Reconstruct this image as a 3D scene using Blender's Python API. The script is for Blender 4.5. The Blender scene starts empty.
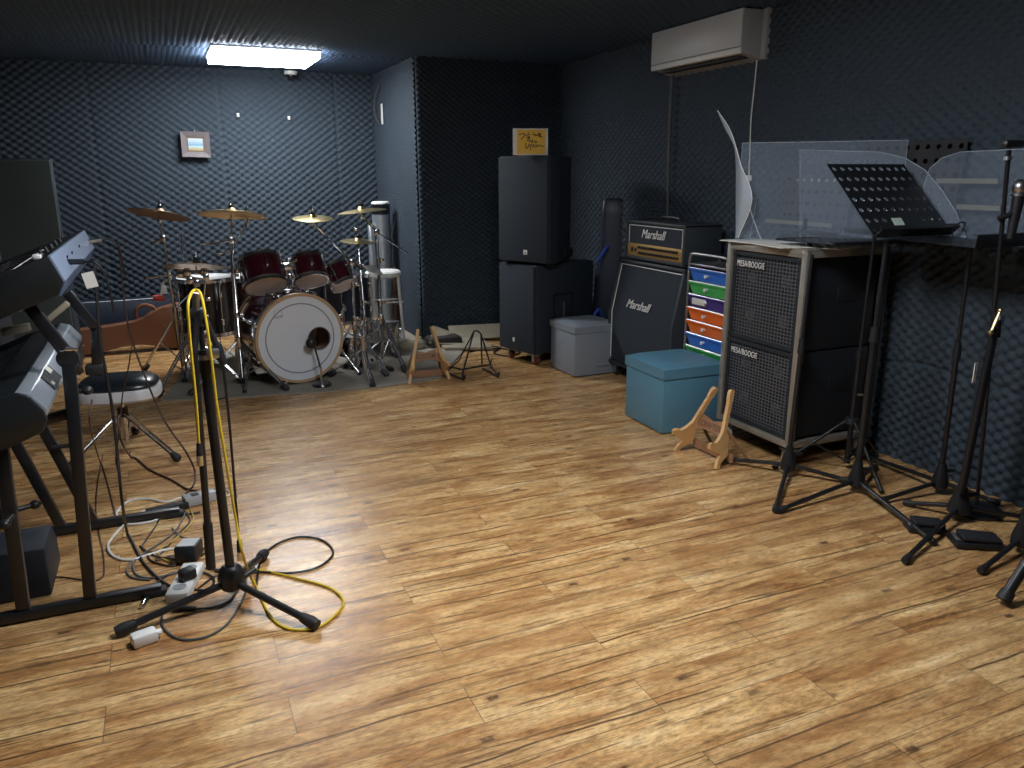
import bpy, bmesh, math, random
import numpy as np
from mathutils import Vector, Matrix, Quaternion
random.seed(7)
C = bpy.context.scene.collection
PI = math.pi
V = Vector

# ------------------------------------------------------------------ camera
F, H = 780.0, 1.33
P_, Y_, R_ = math.radians(15.05), math.radians(23.69), math.radians(-0.10)
fw = V((math.sin(Y_)*math.cos(P_), math.cos(Y_)*math.cos(P_), -math.sin(P_)))
r0 = V((math.cos(Y_), -math.sin(Y_), 0)); u0 = r0.cross(fw)
rt = math.cos(R_)*r0 + math.sin(R_)*u0
up = -math.sin(R_)*r0 + math.cos(R_)*u0
cd = bpy.data.cameras.new('camera'); cd.sensor_width = 36; cd.lens = F*36/1024
cam = bpy.data.objects.new('camera', cd); C.objects.link(cam)
cam.matrix_world = Matrix(((rt.x, up.x, -fw.x, 0), (rt.y, up.y, -fw.y, 0), (rt.z, up.z, -fw.z, H), (0, 0, 0, 1)))
bpy.context.scene.camera = cam
vs_ = bpy.context.scene.view_settings
vs_.view_transform = 'Standard'; vs_.look = 'None'; vs_.gamma = 1.0; vs_.use_curve_mapping = False; vs_.exposure = 0.0
wd_ = bpy.data.worlds.new('world'); wd_.use_nodes = True; wd_.node_tree.nodes['Background'].inputs[0].default_value = (0, 0, 0, 1); bpy.context.scene.world = wd_

def ray(x, y): return fw + rt*((x-512)/F) - up*((y-384)/F)
def G(x, y, z=0.0):            # point of the plane z = const
    d = ray(x, y); return d*((z-H)/d.z) + V((0, 0, H))
def AX(x, y, X):
    d = ray(x, y); return d*(X/d.x) + V((0, 0, H))
def AY(x, y, Y):
    d = ray(x, y); return d*(Y/d.y) + V((0, 0, H))

# ------------------------------------------------------------------ materials
M = {}
def mat(name, col, rough=.5, metal=0, spec=.5, noise=None, bump=None, emit=None, alpha=None, trans=0, coat=0):
    m = bpy.data.materials.new(name); m.use_nodes = True
    nt = m.node_tree; b = nt.nodes['Principled BSDF']
    b.inputs['Base Color'].default_value = (*col, 1); b.inputs['Roughness'].default_value = rough
    b.inputs['Metallic'].default_value = metal; b.inputs['Specular IOR Level'].default_value = spec
    b.inputs['Coat Weight'].default_value = coat
    if trans: b.inputs['Transmission Weight'].default_value = trans
    if alpha is not None: b.inputs['Alpha'].default_value = alpha
    if emit: b.inputs['Emission Color'].default_value = (*emit[0], 1); b.inputs['Emission Strength'].default_value = emit[1]
    if noise or bump:
        tc = nt.nodes.new('ShaderNodeTexCoord'); n = nt.nodes.new('ShaderNodeTexNoise')
        nt.links.new(tc.outputs['Object'], n.inputs['Vector'])
        n.inputs['Scale'].default_value = (noise or bump)[0]; n.inputs['Detail'].default_value = 4
    if noise:
        mx = nt.nodes.new('ShaderNodeMix'); mx.data_type = 'RGBA'
        mx.inputs['A'].default_value = (*[c*(1-noise[1]) for c in col], 1)
        mx.inputs['B'].default_value = (*[min(1, c*(1+noise[1])) for c in col], 1)
        nt.links.new(n.outputs['Fac'], mx.inputs['Factor']); nt.links.new(mx.outputs['Result'], b.inputs['Base Color'])
    if bump:
        bp = nt.nodes.new('ShaderNodeBump'); bp.inputs['Strength'].default_value = bump[1]; bp.inputs['Distance'].default_value = .003
        nt.links.new(n.outputs['Fac'], bp.inputs['Height']); nt.links.new(bp.outputs['Normal'], b.inputs['Normal'])
    M[name] = m; return m

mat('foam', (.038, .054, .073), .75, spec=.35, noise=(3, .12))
mat('foam_ceiling_lit', (.055, .095, .165), .7, spec=.4)  # same foam, lightened and blued to stand in for light missing on the ceiling
mat('black_metal', (.012, .013, .016), .35, spec=.5, coat=.2)
mat('black_plastic', (.014, .015, .018), .45)
mat('dark_plastic', (.02, .022, .026), .55, bump=(250, .3))
mat('chrome', (.75, .76, .78), .18, metal=1)
mat('steel', (.5, .5, .52), .35, metal=1)
mat('rack_metal', (.46, .43, .38), .38, metal=.7, noise=(14, .35))
mat('white_plastic', (.78, .78, .76), .4)
mat('ac_white', (.56, .57, .58), .4)
mat('ac_grey', (.40, .41, .42), .45)
mat('bronze', (.42, .29, .13), .32, metal=1, noise=(9, .35))
mat('bronze_dark', (.30, .20, .11), .36, metal=1, noise=(9, .4))
mat('brass', (.62, .50, .26), .28, metal=1)
mat('maroon', (.050, .006, .012), .18, coat=.6, noise=(6, .4))
mat('black_gloss', (.012, .010, .014), .2, coat=.5)
mat('navy_shell', (.016, .024, .045), .4)
mat('drum_head', (.80, .80, .80), .45)
mat('bass_head', (.74, .78, .84), .4)
mat('head_cream', (.88, .76, .68), .5)
mat('ring_grey', (.25, .27, .31), .5)
mat('hoop_wood', (.50, .33, .19), .4, noise=(10, .2))
mat('shell_inside', (.55, .40, .26), .6)
mat('leather_black', (.012, .016, .022), .28, bump=(90, .3))
mat('seat_white', (.62, .62, .64), .45)
mat('speaker_cloth', (.019, .028, .042), .8, bump=(400, .6), noise=(200, .3))
mat('speaker_paint', (.017, .024, .036), .6, bump=(300, .6))
mat('speaker_green', (.075, .100, .100), .8, bump=(400, .5), noise=(3, .15))
mat('tolex', (.013, .017, .024), .5, bump=(260, .7))
mat('tolex_edge', (.035, .042, .050), .5, bump=(260, .5))
mat('gold_panel', (.52, .33, .12), .4, metal=.5)
mat('grey_leather', (.23, .26, .30), .5, bump=(60, .2), noise=(4, .06))
mat('teal_leather', (.095, .235, .335), .45, bump=(60, .2), noise=(4, .05))
mat('birch', (.66, .40, .17), .5, noise=(14, .18))
mat('walnut', (.33, .17, .09), .55, noise=(18, .25))
mat('burn', (.14, .065, .04), .7)
mat('case_tan', (.20, .085, .045), .5, noise=(5, .2), bump=(70, .3))
mat('case_dark', (.035, .030, .028), .6)
mat('blue_glow', (.03, .08, .45), .6)
mat('drawer_blue', (.03, .16, .62), .35)
mat('drawer_green', (.06, .42, .10), .35)
mat('drawer_purple', (.05, .03, .22), .35)
mat('drawer_orange', (.85, .16, .02), .35)
mat('key_blue', (.34, .43, .62), .35, metal=.3)
mat('key_silver', (.42, .47, .54), .32, metal=.6)
mat('key_edge', (.09, .14, .26), .4)
mat('key_dark', (.009, .012, .014), .45)
mat('cable_black', (.012, .010, .010), .5)
mat('cable_brown', (.05, .022, .016), .5)
mat('cable_white', (.75, .74, .70), .5)
mat('cable_grey', (.10, .10, .10), .5)
mat('cable_yellow', (.70, .50, .03), .45)
mat('cable_ochre', (.50, .36, .05), .45)
mat('rug_grey', (.27, .245, .205), .9, noise=(5, .3), bump=(200, .5))
mat('rubber', (.016, .016, .018), .6)
mat('sign_yellow', (.86, .50, .02), .5)
mat('sign_frame', (.80, .78, .70), .5)
mat('ink', (.015, .012, .01), .6)
mat('paper', (.72, .70, .64), .7)
mat('cream_board', (.30, .265, .195), .8, noise=(12, .25))
mat('sticker', (.55, .66, .58), .5)
mat('red_plastic', (.55, .05, .03), .4)
mat('wheel_red', (.16, .03, .025), .4)
mat('frame_grey', (.16, .135, .14), .5, noise=(40, .2))
mat('frame_bronze', (.18, .13, .09), .5)
mat('lamp_glow', (1, 1, 1), .5, emit=((.94, .97, 1.0), 37))
mat('lamp_glow_far', (1, 1, 1), .5, emit=((.94, .97, 1.0), 37))
mat('cylinder_silver', (.50, .54, .58), .28, metal=.75)
mat('cardboard', (.30, .17, .10), .8)
mat('acrylic', (.62, .76, .95), .08, spec=.5, alpha=.085)
mat('acrylic_edge', (.72, .82, .93), .3, alpha=.42)
mat('tape_dull', (.20, .19, .13), .7)
mat('mesh_metal', (.17, .18, .20), .38, metal=.5)
mat('cone', (.02, .022, .026), .5)
mat('dust_cap', (.10, .11, .13), .3)

def picture_mat():
    m = bpy.data.materials.new('seaside_picture'); m.use_nodes = True; nt = m.node_tree; b = nt.nodes['Principled BSDF']
    tc = nt.nodes.new('ShaderNodeTexCoord'); sp = nt.nodes.new('ShaderNodeSeparateXYZ'); nt.links.new(tc.outputs['Generated'], sp.inputs[0])
    nz = nt.nodes.new('ShaderNodeTexNoise'); nz.inputs['Scale'].default_value = 5; nt.links.new(tc.outputs['Generated'], nz.inputs['Vector'])
    a = nt.nodes.new('ShaderNodeMath'); a.operation = 'MULTIPLY_ADD'; a.inputs[1].default_value = .25
    nt.links.new(nz.outputs['Fac'], a.inputs[0]); nt.links.new(sp.outputs['Z'], a.inputs[2])
    r = nt.nodes.new('ShaderNodeValToRGB'); e = r.color_ramp.elements
    e[0].position = .12; e[0].color = (.45, .30, .12, 1); e[1].position = 1.05; e[1].color = (.50, .58, .62, 1)
    for p, c in ((.3, (.42, .40, .24, 1)), (.42, (.45, .60, .62, 1)), (.6, (.18, .34, .52, 1)), (.8, (.36, .50, .60, 1))):
        k = e.new(p); k.color = c
    nt.links.new(a.outputs[0], r.inputs[0]); nt.links.new(r.outputs[0], b.inputs['Base Color']); b.inputs['Roughness'].default_value = .4
    M['seaside_picture'] = m
picture_mat()

def floor_mat():
    m = bpy.data.materials.new('wood_vinyl'); m.use_nodes = True; nt = m.node_tree; N = nt.nodes; L = nt.links; b = N['Principled BSDF']
    def math_(op, a, bb=None, c=None):
        n = N.new('ShaderNodeMath'); n.operation = op
        for i, v in enumerate((a, bb, c)):
            if v is None: continue
            if isinstance(v, (int, float)): n.inputs[i].default_value = v
            else: L.new(v, n.inputs[i])
        return n.outputs[0]
    tc = N.new('ShaderNodeTexCoord'); s = N.new('ShaderNodeSeparateXYZ'); L.new(tc.outputs['Object'], s.inputs[0])
    X, Y = s.outputs['X'], s.outputs['Y']
    yr = math_('DIVIDE', math_('ADD', Y, -.038), .152); row = math_('FLOOR', yr)
    odd = math_('MODULO', math_('ADD', row, 100), 2)
    xr = math_('DIVIDE', math_('ADD', math_('MULTIPLY_ADD', odd, .437, X), -.607), .874); col = math_('FLOOR', xr)
    cmb = N.new('ShaderNodeCombineXYZ'); L.new(col, cmb.inputs[0]); L.new(row, cmb.inputs[1])
    wn = N.new('ShaderNodeTexWhiteNoise'); L.new(cmb.outputs[0], wn.inputs['Vector'])
    off = N.new('ShaderNodeVectorMath'); off.operation = 'MULTIPLY_ADD'; L.new(wn.outputs['Color'], off.inputs[0])
    off.inputs[1].default_value = (7, 7, 7); L.new(tc.outputs['Object'], off.inputs[2])
    def noise(scale, sx, sy, detail=5, rough=.6, src=None, dist=0):
        mp = N.new('ShaderNodeMapping'); mp.inputs['Scale'].default_value = (sx, sy, 1); L.new(src or off.outputs[0], mp.inputs[0])
        n = N.new('ShaderNodeTexNoise'); n.inputs['Scale'].default_value = scale; n.inputs['Detail'].default_value = detail
        n.inputs['Roughness'].default_value = rough; n.inputs['Distortion'].default_value = dist; L.new(mp.outputs[0], n.inputs[0]); return n.outputs['Fac']
    def ramp(f, stops):
        r = N.new('ShaderNodeValToRGB'); e = r.color_ramp.elements
        e[0].position, e[0].color = stops[0][0], (*stops[0][1], 1); e[1].position, e[1].color = stops[-1][0], (*stops[-1][1], 1)
        for p, c in stops[1:-1]: k = e.new(p); k.color = (*c, 1)
        L.new(f, r.inputs[0]); return r.outputs[0]
    def mix(f, a, bb, mode='MIX'):
        n = N.new('ShaderNodeMix'); n.data_type = 'RGBA'; n.blend_type = mode
        if isinstance(f, (int, float)): n.inputs['Factor'].default_value = f
        else: L.new(f, n.inputs['Factor'])
        for k, v in (('A', a), ('B', bb)):
            if isinstance(v, tuple): n.inputs[k].default_value = (*v, 1)
            else: L.new(v, n.inputs[k])
        return n.outputs['Result']
    base = ramp(noise(2.4, 1.1, 5.0, 8, .66, dist=.5), [(.29, (.25, .105, .036)), (.41, (.43, .215, .078)), (.50, (.60, .355, .150)), (.59, (.74, .485, .225)), (.72, (.88, .67, .38))])
    patch = noise(1.9, 1.0, 2.2, 6, .7, dist=1.2)
    base = mix(ramp(patch, [(.50, (0, 0, 0)), (.68, (.7, .7, .7))]), base, (.37, .205, .080))
    fine = noise(7, 1.0, 26, 6, .75)
    base = mix(.75, base, ramp(fine, [(.30, (.42, .36, .30)), (.46, (.95, .95, .95)), (.72, (1.30, 1.26, 1.18))]), 'MULTIPLY')
    mott = noise(45, 1, 2.6, 3, .6)
    base = mix(.8, base, ramp(mott, [(.32, (.60, .54, .46)), (.5, (1, 1, 1)), (.68, (1.22, 1.2, 1.15))]), 'MULTIPLY')
    blot = noise(16, 1, 3.2, 5, .7)
    base = mix(.6, base, ramp(blot, [(.34, (.45, .38, .32)), (.46, (1, 1, 1)), (.7, (1.12, 1.1, 1.06))]), 'MULTIPLY')
    # long dark cracks along the grain
    def cracks(sc, sy, wd, lo, amt, seedy):
        crk = noise(sc, .30, sy, 2, .45, dist=.10)
        c1 = ramp(math_('ABSOLUTE', math_('SUBTRACT', crk, seedy)), [(0, (1, 1, 1)), (wd*.4, (.6, .6, .6)), (wd, (0, 0, 0))])
        gate = ramp(noise(2.6+sc*.2, 1, 3.5, 3), [(lo, (0, 0, 0)), (lo+.08, (amt,)*3)])
        return mix(1.0, c1, gate, 'MULTIPLY')
    base = mix(cracks(2.2, 9, .013, .44, .8, .5), base, (.09, .042, .02))
    def lines(pitch, wob, sx, width, thr, amt, seed):
        w1 = noise(1.0, sx, .15, 3, .6)
        v = math_('ADD', math_('DIVIDE', Y, pitch), math_('MULTIPLY', w1, wob)); n_ = math_('FLOOR', v); f_ = math_('ABSOLUTE', math_('SUBTRACT', math_('FRACT', v), .5))
        cb = N.new('ShaderNodeCombineXYZ'); L.new(n_, cb.inputs[0]); L.new(math_('ADD', math_('MULTIPLY', X, .55), math_('MULTIPLY', n_, 3.7)), cb.inputs[1]); cb.inputs[2].default_value = seed
        gn = N.new('ShaderNodeTexNoise'); gn.inputs['Scale'].default_value = 1.7; gn.inputs['Detail'].default_value = 5; gn.inputs['Roughness'].default_value = .7; L.new(cb.outputs[0], gn.inputs[0])
        g_ = ramp(gn.outputs['Fac'], [(thr, (0, 0, 0)), (thr+.05, (amt,)*3)])
        l_ = ramp(f_, [(0, (1, 1, 1)), (width*.5, (.8,)*3), (width, (0, 0, 0))])
        return mix(1.0, l_, g_, 'MULTIPLY')
    base = mix(lines(.076, 1.1, 1.0, .060, .49, 1.0, 1.5), base, (.055, .026, .013))
    base = mix(lines(.037, 1.6, 1.3, .085, .52, .9, 7.5), base, (.10, .050, .022))
    vo = N.new('ShaderNodeTexVoronoi'); vo.inputs['Scale'].default_value = 5.5; vo.distance = 'CHEBYCHEV'
    mp = N.new('ShaderNodeMapping'); mp.inputs['Scale'].default_value = (.8, 1.4, 1); L.new(off.outputs[0], mp.inputs[0]); L.new(mp.outputs[0], vo.inputs[0])
    vd = math_('ADD', vo.outputs['Distance'], math_('MULTIPLY', noise(60, 1, 1, 3), .07))
    base = mix(ramp(vd, [(.085, (.95, .95, .95)), (.12, (.25, .25, .25)), (.20, (0, 0, 0))]), base, (.085, .040, .020))
    # joints
    fy = math_('FRACT', yr); fx = math_('FRACT', xr)
    jy = math_('LESS_THAN', math_('MINIMUM', fy, math_('SUBTRACT', 1, fy)), .009)
    jx = math_('LESS_THAN', math_('MINIMUM', fx, math_('SUBTRACT', 1, fx)), .0016)
    base = mix(math_('MULTIPLY', math_('MAXIMUM', jy, jx), .75), base, (.10, .05, .025))
    # whole planks vary
    base = mix(math_('MULTIPLY', wn.outputs['Value'], .22), base, (.42, .24, .11))
    L.new(base, b.inputs['Base Color'])
    L.new(ramp(noise(6, 1, 5), [(.3, (.22,)*3), (.7, (.34,)*3)]), b.inputs['Roughness'])
    b.inputs['Specular IOR Level'].default_value = .5
    bp = N.new('ShaderNodeBump'); bp.inputs['Strength'].default_value = .25; bp.inputs['Distance'].default_value = .002
    L.new(fine, bp.inputs['Height']); L.new(bp.outputs[0], b.inputs['Normal'])
    M['wood_vinyl'] = m
floor_mat()

# ------------------------------------------------------------------ mesh builder
def frame(d):
    d = V(d).normalized(); a = V((0, 0, 1)) if abs(d.z) < .9 else V((1, 0, 0))
    u = a.cross(d).normalized(); return u, d.cross(u), d
def axis_m(p, d):
    u, v, w = frame(d); return Matrix(((u.x, v.x, w.x, p[0]), (u.y, v.y, w.y, p[1]), (u.z, v.z, w.z, p[2]), (0, 0, 0, 1)))
def rotz(a, p=(0, 0, 0)): return Matrix.Translation(p) @ Matrix.Rotation(a, 4, 'Z')

class MB:
    def __init__(s): s.b = bmesh.new()
    def box(s, c, d, m=None, bev=0, seg=2):
        r = bmesh.ops.create_cube(s.b, size=1); vs = r['verts']
        for v in vs: v.co = V((v.co.x*d[0]+c[0], v.co.y*d[1]+c[1], v.co.z*d[2]+c[2]))
        if bev:
            es = {e for v in vs for e in v.link_edges}
            g = bmesh.ops.bevel(s.b, geom=list(es), offset=bev, segments=seg, affect='EDGES', profile=.5); vs = list({v for f in g['faces'] for v in f.verts} | {v for v in vs if v.is_valid})
        if m is not None: bmesh.ops.transform(s.b, matrix=m, verts=vs)
        return s
    def cyl(s, a, b, r, r2=None, n=14):
        return s.tube([a, b], [r, r if r2 is None else r2], n)
    def tube(s, pts, r, n=8, caps=True):
        pts = [V(p) for p in pts]; k = len(pts); rs = r if isinstance(r, (list, tuple)) else [r]*k
        t = (pts[1]-pts[0]).normalized(); u = frame(t)[0]; rings = []
        for i, p in enumerate(pts):
            a = pts[max(i-1, 0)]; c = pts[min(i+1, k-1)]; t2 = (c-a)
            if t2.length < 1e-9: t2 = t
            t2.normalize(); q = t.rotation_difference(t2); u = (q @ u); u = (u - t2*u.dot(t2)).normalized(); t = t2; w = t.cross(u)
            rings.append([s.b.verts.new(p+(u*math.cos(2*PI*j/n)+w*math.sin(2*PI*j/n))*rs[i]) for j in range(n)])
        for i in range(k-1):
            for j in range(n): s.b.faces.new((rings[i][j], rings[i][(j+1) % n], rings[i+1][(j+1) % n], rings[i+1][j]))
        if caps: s.b.faces.new(rings[0][::-1]); s.b.faces.new(rings[-1])
        return s
    def lathe(s, prof, m=None, n=32, close=False):   # prof: (radius, height) about z
        rings = []
        for (r, z) in prof:
            if r < 1e-6: rings.append([s.b.verts.new((0, 0, z))])
            else: rings.append([s.b.verts.new((r*math.cos(2*PI*j/n), r*math.sin(2*PI*j/n), z)) for j in range(n)])
        pr = list(zip(rings, rings[1:])) + ([(rings[-1], rings[0])] if close else [])
        for A, B in pr:
            for j in range(n):
                a0, a1 = A[j % len(A)], A[(j+1) % len(A)]; b0, b1 = B[j % len(B)], B[(j+1) % len(B)]
                f = [a0] if a0 is a1 else [a0, a1]; f += [b0] if b0 is b1 else [b1, b0]
                if len(f) > 2: s.b.faces.new(f)
        if m is not None: bmesh.ops.transform(s.b, matrix=m, verts=[v for R in rings for v in R])
        return s
    def prism(s, poly, t, m=None, bev=0):   # poly in local xy, thickness along z from 0 to t
        A = [s.b.verts.new((x, y, 0)) for x, y in poly]; B = [s.b.verts.new((x, y, t)) for x, y in poly]; n = len(poly)
        s.b.faces.new(A[::-1]); s.b.faces.new(B)
        for i in range(n): s.b.faces.new((A[i], A[(i+1) % n], B[(i+1) % n], B[i]))
        vs = A+B
        if bev:
            es = {e for v in vs for e in v.link_edges}
            g = bmesh.ops.bevel(s.b, geom=list(es), offset=bev, segments=2, affect='EDGES', profile=.5); vs = list({v for f in g['faces'] for v in f.verts} | {v for v in vs if v.is_valid})
        if m is not None: bmesh.ops.transform(s.b, matrix=m, verts=vs)
        return s
    def ball(s, c, r, sc=(1, 1, 1), n=12):
        g = bmesh.ops.create_uvsphere(s.b, u_segments=n, v_segments=max(6, n//2), radius=r)
        for v in g['verts']: v.co = V((v.co.x*sc[0]+c[0], v.co.y*sc[1]+c[1], v.co.z*sc[2]+c[2]))
        return s
    def sheet(s, quad, t):   # thick sheet from four corner points
        q = [V(p) for p in quad]; n = (q[1]-q[0]).cross(q[3]-q[0]).normalized()*t
        A = [s.b.verts.new(p) for p in q]; B = [s.b.verts.new(p+n) for p in q]; k = len(q)
        s.b.faces.new(A[::-1]); s.b.faces.new(B)
        for i in range(k): s.b.faces.new((A[i], A[(i+1) % k], B[(i+1) % k], B[i]))
        return s
    def build(s, name, m, parent=None, off=None, smooth=True):
        o_ = V(off) if off is not None else (parent.get('_w') and V(parent['_w']) or V((0, 0, 0))) if parent else V((0, 0, 0))
        bmesh.ops.recalc_face_normals(s.b, faces=s.b.faces)
        for v in s.b.verts: v.co -= o_
        me = bpy.data.meshes.new(name); s.b.to_mesh(me); s.b.free()
        me.materials.append(M[m])
        if smooth:
            me.polygons.foreach_set('use_smooth', [True]*len(me.polygons))
            me.set_sharp_from_angle(angle=math.radians(38))
        o = bpy.data.objects.new(name, me); C.objects.link(o)
        if parent: o.parent = parent; o['_w'] = list(o_)   # children of parts share the thing's origin
        return o

def tag(o, label, cat, group=None, kind=None):
    if label: o['label'] = label
    if cat: o['category'] = cat
    if group: o['group'] = group
    if kind: o['kind'] = kind
    return o
# 'world' thing: parts are given in world coordinates and re-based to the thing's origin
def thing(name, label, cat, loc=(0, 0, 0), group=None):
    o = bpy.data.objects.new(name, None); o.empty_display_size = .1; C.objects.link(o); o.location = loc
    o['_w'] = list(loc); return tag(o, label, cat, group)
def single(mb, name, m, label, cat, loc, group=None):
    o = mb.build(name, m, None, off=loc); o.location = loc; o['_w'] = list(loc); return tag(o, label, cat, group)
def cr(pts, k=6):   # Catmull-Rom smoothing
    pts = [V(p) for p in pts]; P = [pts[0]*2-pts[1]]+pts+[pts[-1]*2-pts[-2]]; out = []
    for i in range(1, len(P)-2):
        for j in range(k):
            t = j/k; a, b, c, d = P[i-1:i+3]
            out.append(.5*((2*b)+(c-a)*t+(2*a-5*b+4*c-d)*t*t+(3*b-a-3*c+d)*t**3))
    return out+[pts[-1]]
def text_mesh(name, s, size, m, mw, parent, ext=.001, shear=0, bold=0, sx=1, align='CENTER', space=1.0):
    cu = bpy.data.curves.new(name, 'FONT'); cu.body = s; cu.size = size; cu.extrude = ext; cu.shear = shear; cu.offset = bold
    cu.align_x = align; cu.space_character = space; cu.align_y = 'CENTER'
    t = bpy.data.objects.new('tmp_text', cu); C.objects.link(t)
    bpy.context.view_layer.update()
    me = bpy.data.meshes.new_from_object(t.evaluated_get(bpy.context.evaluated_depsgraph_get()))
    bpy.data.objects.remove(t); bpy.data.curves.remove(cu)
    mw = mw @ Matrix.Diagonal((sx, 1, 1, 1))
    if parent: mw = Matrix.Translation(-V(parent['_w'])) @ mw
    me.transform(mw); me.materials.clear(); me.materials.append(M[m]); me.name = name
    o = bpy.data.objects.new(name, me); C.objects.link(o); o.parent = parent
    if parent: o['_w'] = list(parent['_w'])
    return o
def face_m(p, right, upv):    # local x->right, y->up, z->out of the face
    r = V(right).normalized(); u = V(upv).normalized(); n = r.cross(u).normalized(); u = n.cross(r)
    return Matrix(((r.x, u.x, n.x, p[0]), (r.y, u.y, n.y, p[1]), (r.z, u.z, n.z, p[2]), (0, 0, 0, 1)))

# ------------------------------------------------------------------ room
ZC = 2.21; XR = 3.13; YB = 7.4; YP = 6.1; XPL = 1.88; XL = -2.4; YF = -1.2
def foam(name, org, du, dv, W, Hh, lu, lv, amp, per=6, panel=1.0, vpanel=None, vgap=True):
    du, dv = V(du), V(dv); n = du.cross(dv)
    nu = int(W/lu*per)+1; nv = int(Hh/lv*per)+1
    u = np.linspace(0, W, nu); v = np.linspace(0, Hh, nv); U, W_ = np.meshgrid(u, v, indexing='ij')
    pn = np.floor(U/panel); rng = np.random.RandomState(3); phs = rng.rand(40)*6
    ph = phs[pn.astype(int) % 40]
    hgt = np.cos(2*PI*U/lu + ph)*np.cos(2*PI*W_/lv + ph*1.7)
    hgt = np.sign(hgt)*np.abs(hgt)**.8
    fu = np.abs(U/panel-np.round(U/panel))*panel
    gap = np.exp(-(fu/.006)**2)
    if vpanel:
        wob = .012*np.sin(U*7)+.006*np.sin(U*19)
        for z0 in vpanel: gap = np.maximum(gap, np.exp(-((W_-z0-wob)/.008)**2))
    D = amp*(1+hgt)*(1-.8*gap) - .003*gap
    org = np.array(org); co = org + U[..., None]*np.array(du) + W_[..., None]*np.array(dv) + D[..., None]*np.array(n)
    me = bpy.data.meshes.new(name); nV = nu*nv
    me.vertices.add(nV); me.vertices.foreach_set('co', co.reshape(-1).astype(np.float32))
    idx = np.arange(nV).reshape(nu, nv); q = np.stack([idx[:-1, :-1], idx[1:, :-1], idx[1:, 1:], idx[:-1, 1:]], -1).reshape(-1, 4)
    me.loops.add(q.size); me.loops.foreach_set('vertex_index', q.reshape(-1).astype(np.int32))
    me.polygons.add(len(q)); me.polygons.foreach_set('loop_start', np.arange(0, q.size, 4, dtype=np.int32))
    me.update(calc_edges=True); me.polygons.foreach_set('use_smooth', np.ones(len(q), bool)); me.validate()
    me.materials.append(M['foam_ceiling_lit' if name == 'ceiling' else 'foam']); o = bpy.data.objects.new(name, me); C.objects.link(o); o['kind'] = 'structure'; return o
def struct(o): o['kind'] = 'structure'; return o

struct(MB().box(((XL+XR)/2, (YF+YB)/2, -.05), (XR-XL+.4, YB-YF+.4, .1)).build('floor', 'wood_vinyl', smooth=False))
foam('wall_right', (XR, YP+.05, 0), (0, -1, 0), (0, 0, 1), YP-1.0, ZC, .068, .050, .012, 6, 1.02, [.47])
foam('wall_back', (XL, YB, 0), (1, 0, 0), (0, 0, 1), XPL-XL, ZC, .080, .058, .013, 6, .98)
foam('wall_pillar', (XPL, YB, 0), (0, -1, 0), (0, 0, 1), YB-YP-.02, ZC, .058, .042, .011, 6, .62)
foam('wall_back_right', (XPL-.005, YP, 0), (1, 0, 0), (0, 0, 1), XR-XPL+.02, ZC, .058, .042, .011, 6, 1.2)
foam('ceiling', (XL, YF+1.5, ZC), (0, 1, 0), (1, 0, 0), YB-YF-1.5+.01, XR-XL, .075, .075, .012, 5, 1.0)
struct(MB().box((XR+.05, -.0, ZC/2), (.1, 2.4, ZC)).build('wall_right_near', 'foam', smooth=False))
struct(MB().box((XL-.05, (YF+YB)/2, ZC/2), (.1, YB-YF, ZC)).build('wall_left', 'foam', smooth=False))
struct(MB().box(((XL+XR)/2, YF-.05, ZC/2), (XR-XL, .1, ZC)).build('wall_front', 'foam', smooth=False))
struct(MB().box(((XL+XR)/2, YF+.75, ZC+.06), (XR-XL, 1.5, .1)).build('ceiling_near', 'foam', smooth=False))

def ceiling_lamp(cx, cy, w, d, label, glow='lamp_glow'):
    t = thing('ceiling_light', label, 'ceiling light', (cx, cy, ZC))
    h = .072
    MB().box((cx, cy, ZC-.012), (w+.03, d+.03, .04), bev=.006).build('housing', 'white_plastic', t)
    m = MB(); a = .03
    lo = [(cx-w/2, cy-d/2), (cx+w/2, cy-d/2), (cx+w/2, cy+d/2), (cx-w/2, cy+d/2)]
    hi = [(cx-w/2, cy-d/2), (cx+w/2, cy-d/2), (cx+w/2, cy+d/2), (cx-w/2, cy+d/2)]
    A = [m.b.verts.new((x, y, ZC-h)) for x, y in lo]; B = [m.b.verts.new((x, y, ZC-.034)) for x, y in hi]
    m.b.faces.new(A); m.b.faces.new(B[::-1])
    for i in range(4): m.b.faces.new((A[i], B[i], B[(i+1) % 4], A[(i+1) % 4]))
    m.build('diffuser', glow, t, smooth=False)
    return t
ceiling_lamp(.80, 6.38, .72, .62, 'glowing white rectangular ceiling light above the drum kit', 'lamp_glow_far')
ceiling_lamp(.90, 1.95, .72, .62, 'white ceiling light over the open floor in front of the camera')

# ------------------------------------------------------------------ drum corner
def rug():
    pts = [(-.12, 5.02), (.35, 4.90), (1.15, 4.78), (1.60, 4.85), (2.02, 5.55), (1.86, 6.05), (1.84, 6.5), (.75, 6.45), (.10, 6.15)]
    m = MB().prism(pts, .010)
    tag(m.build('drum_rug', 'rug_grey'), 'flat grey carpet laid under the drum kit', 'rug')
rug()

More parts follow.
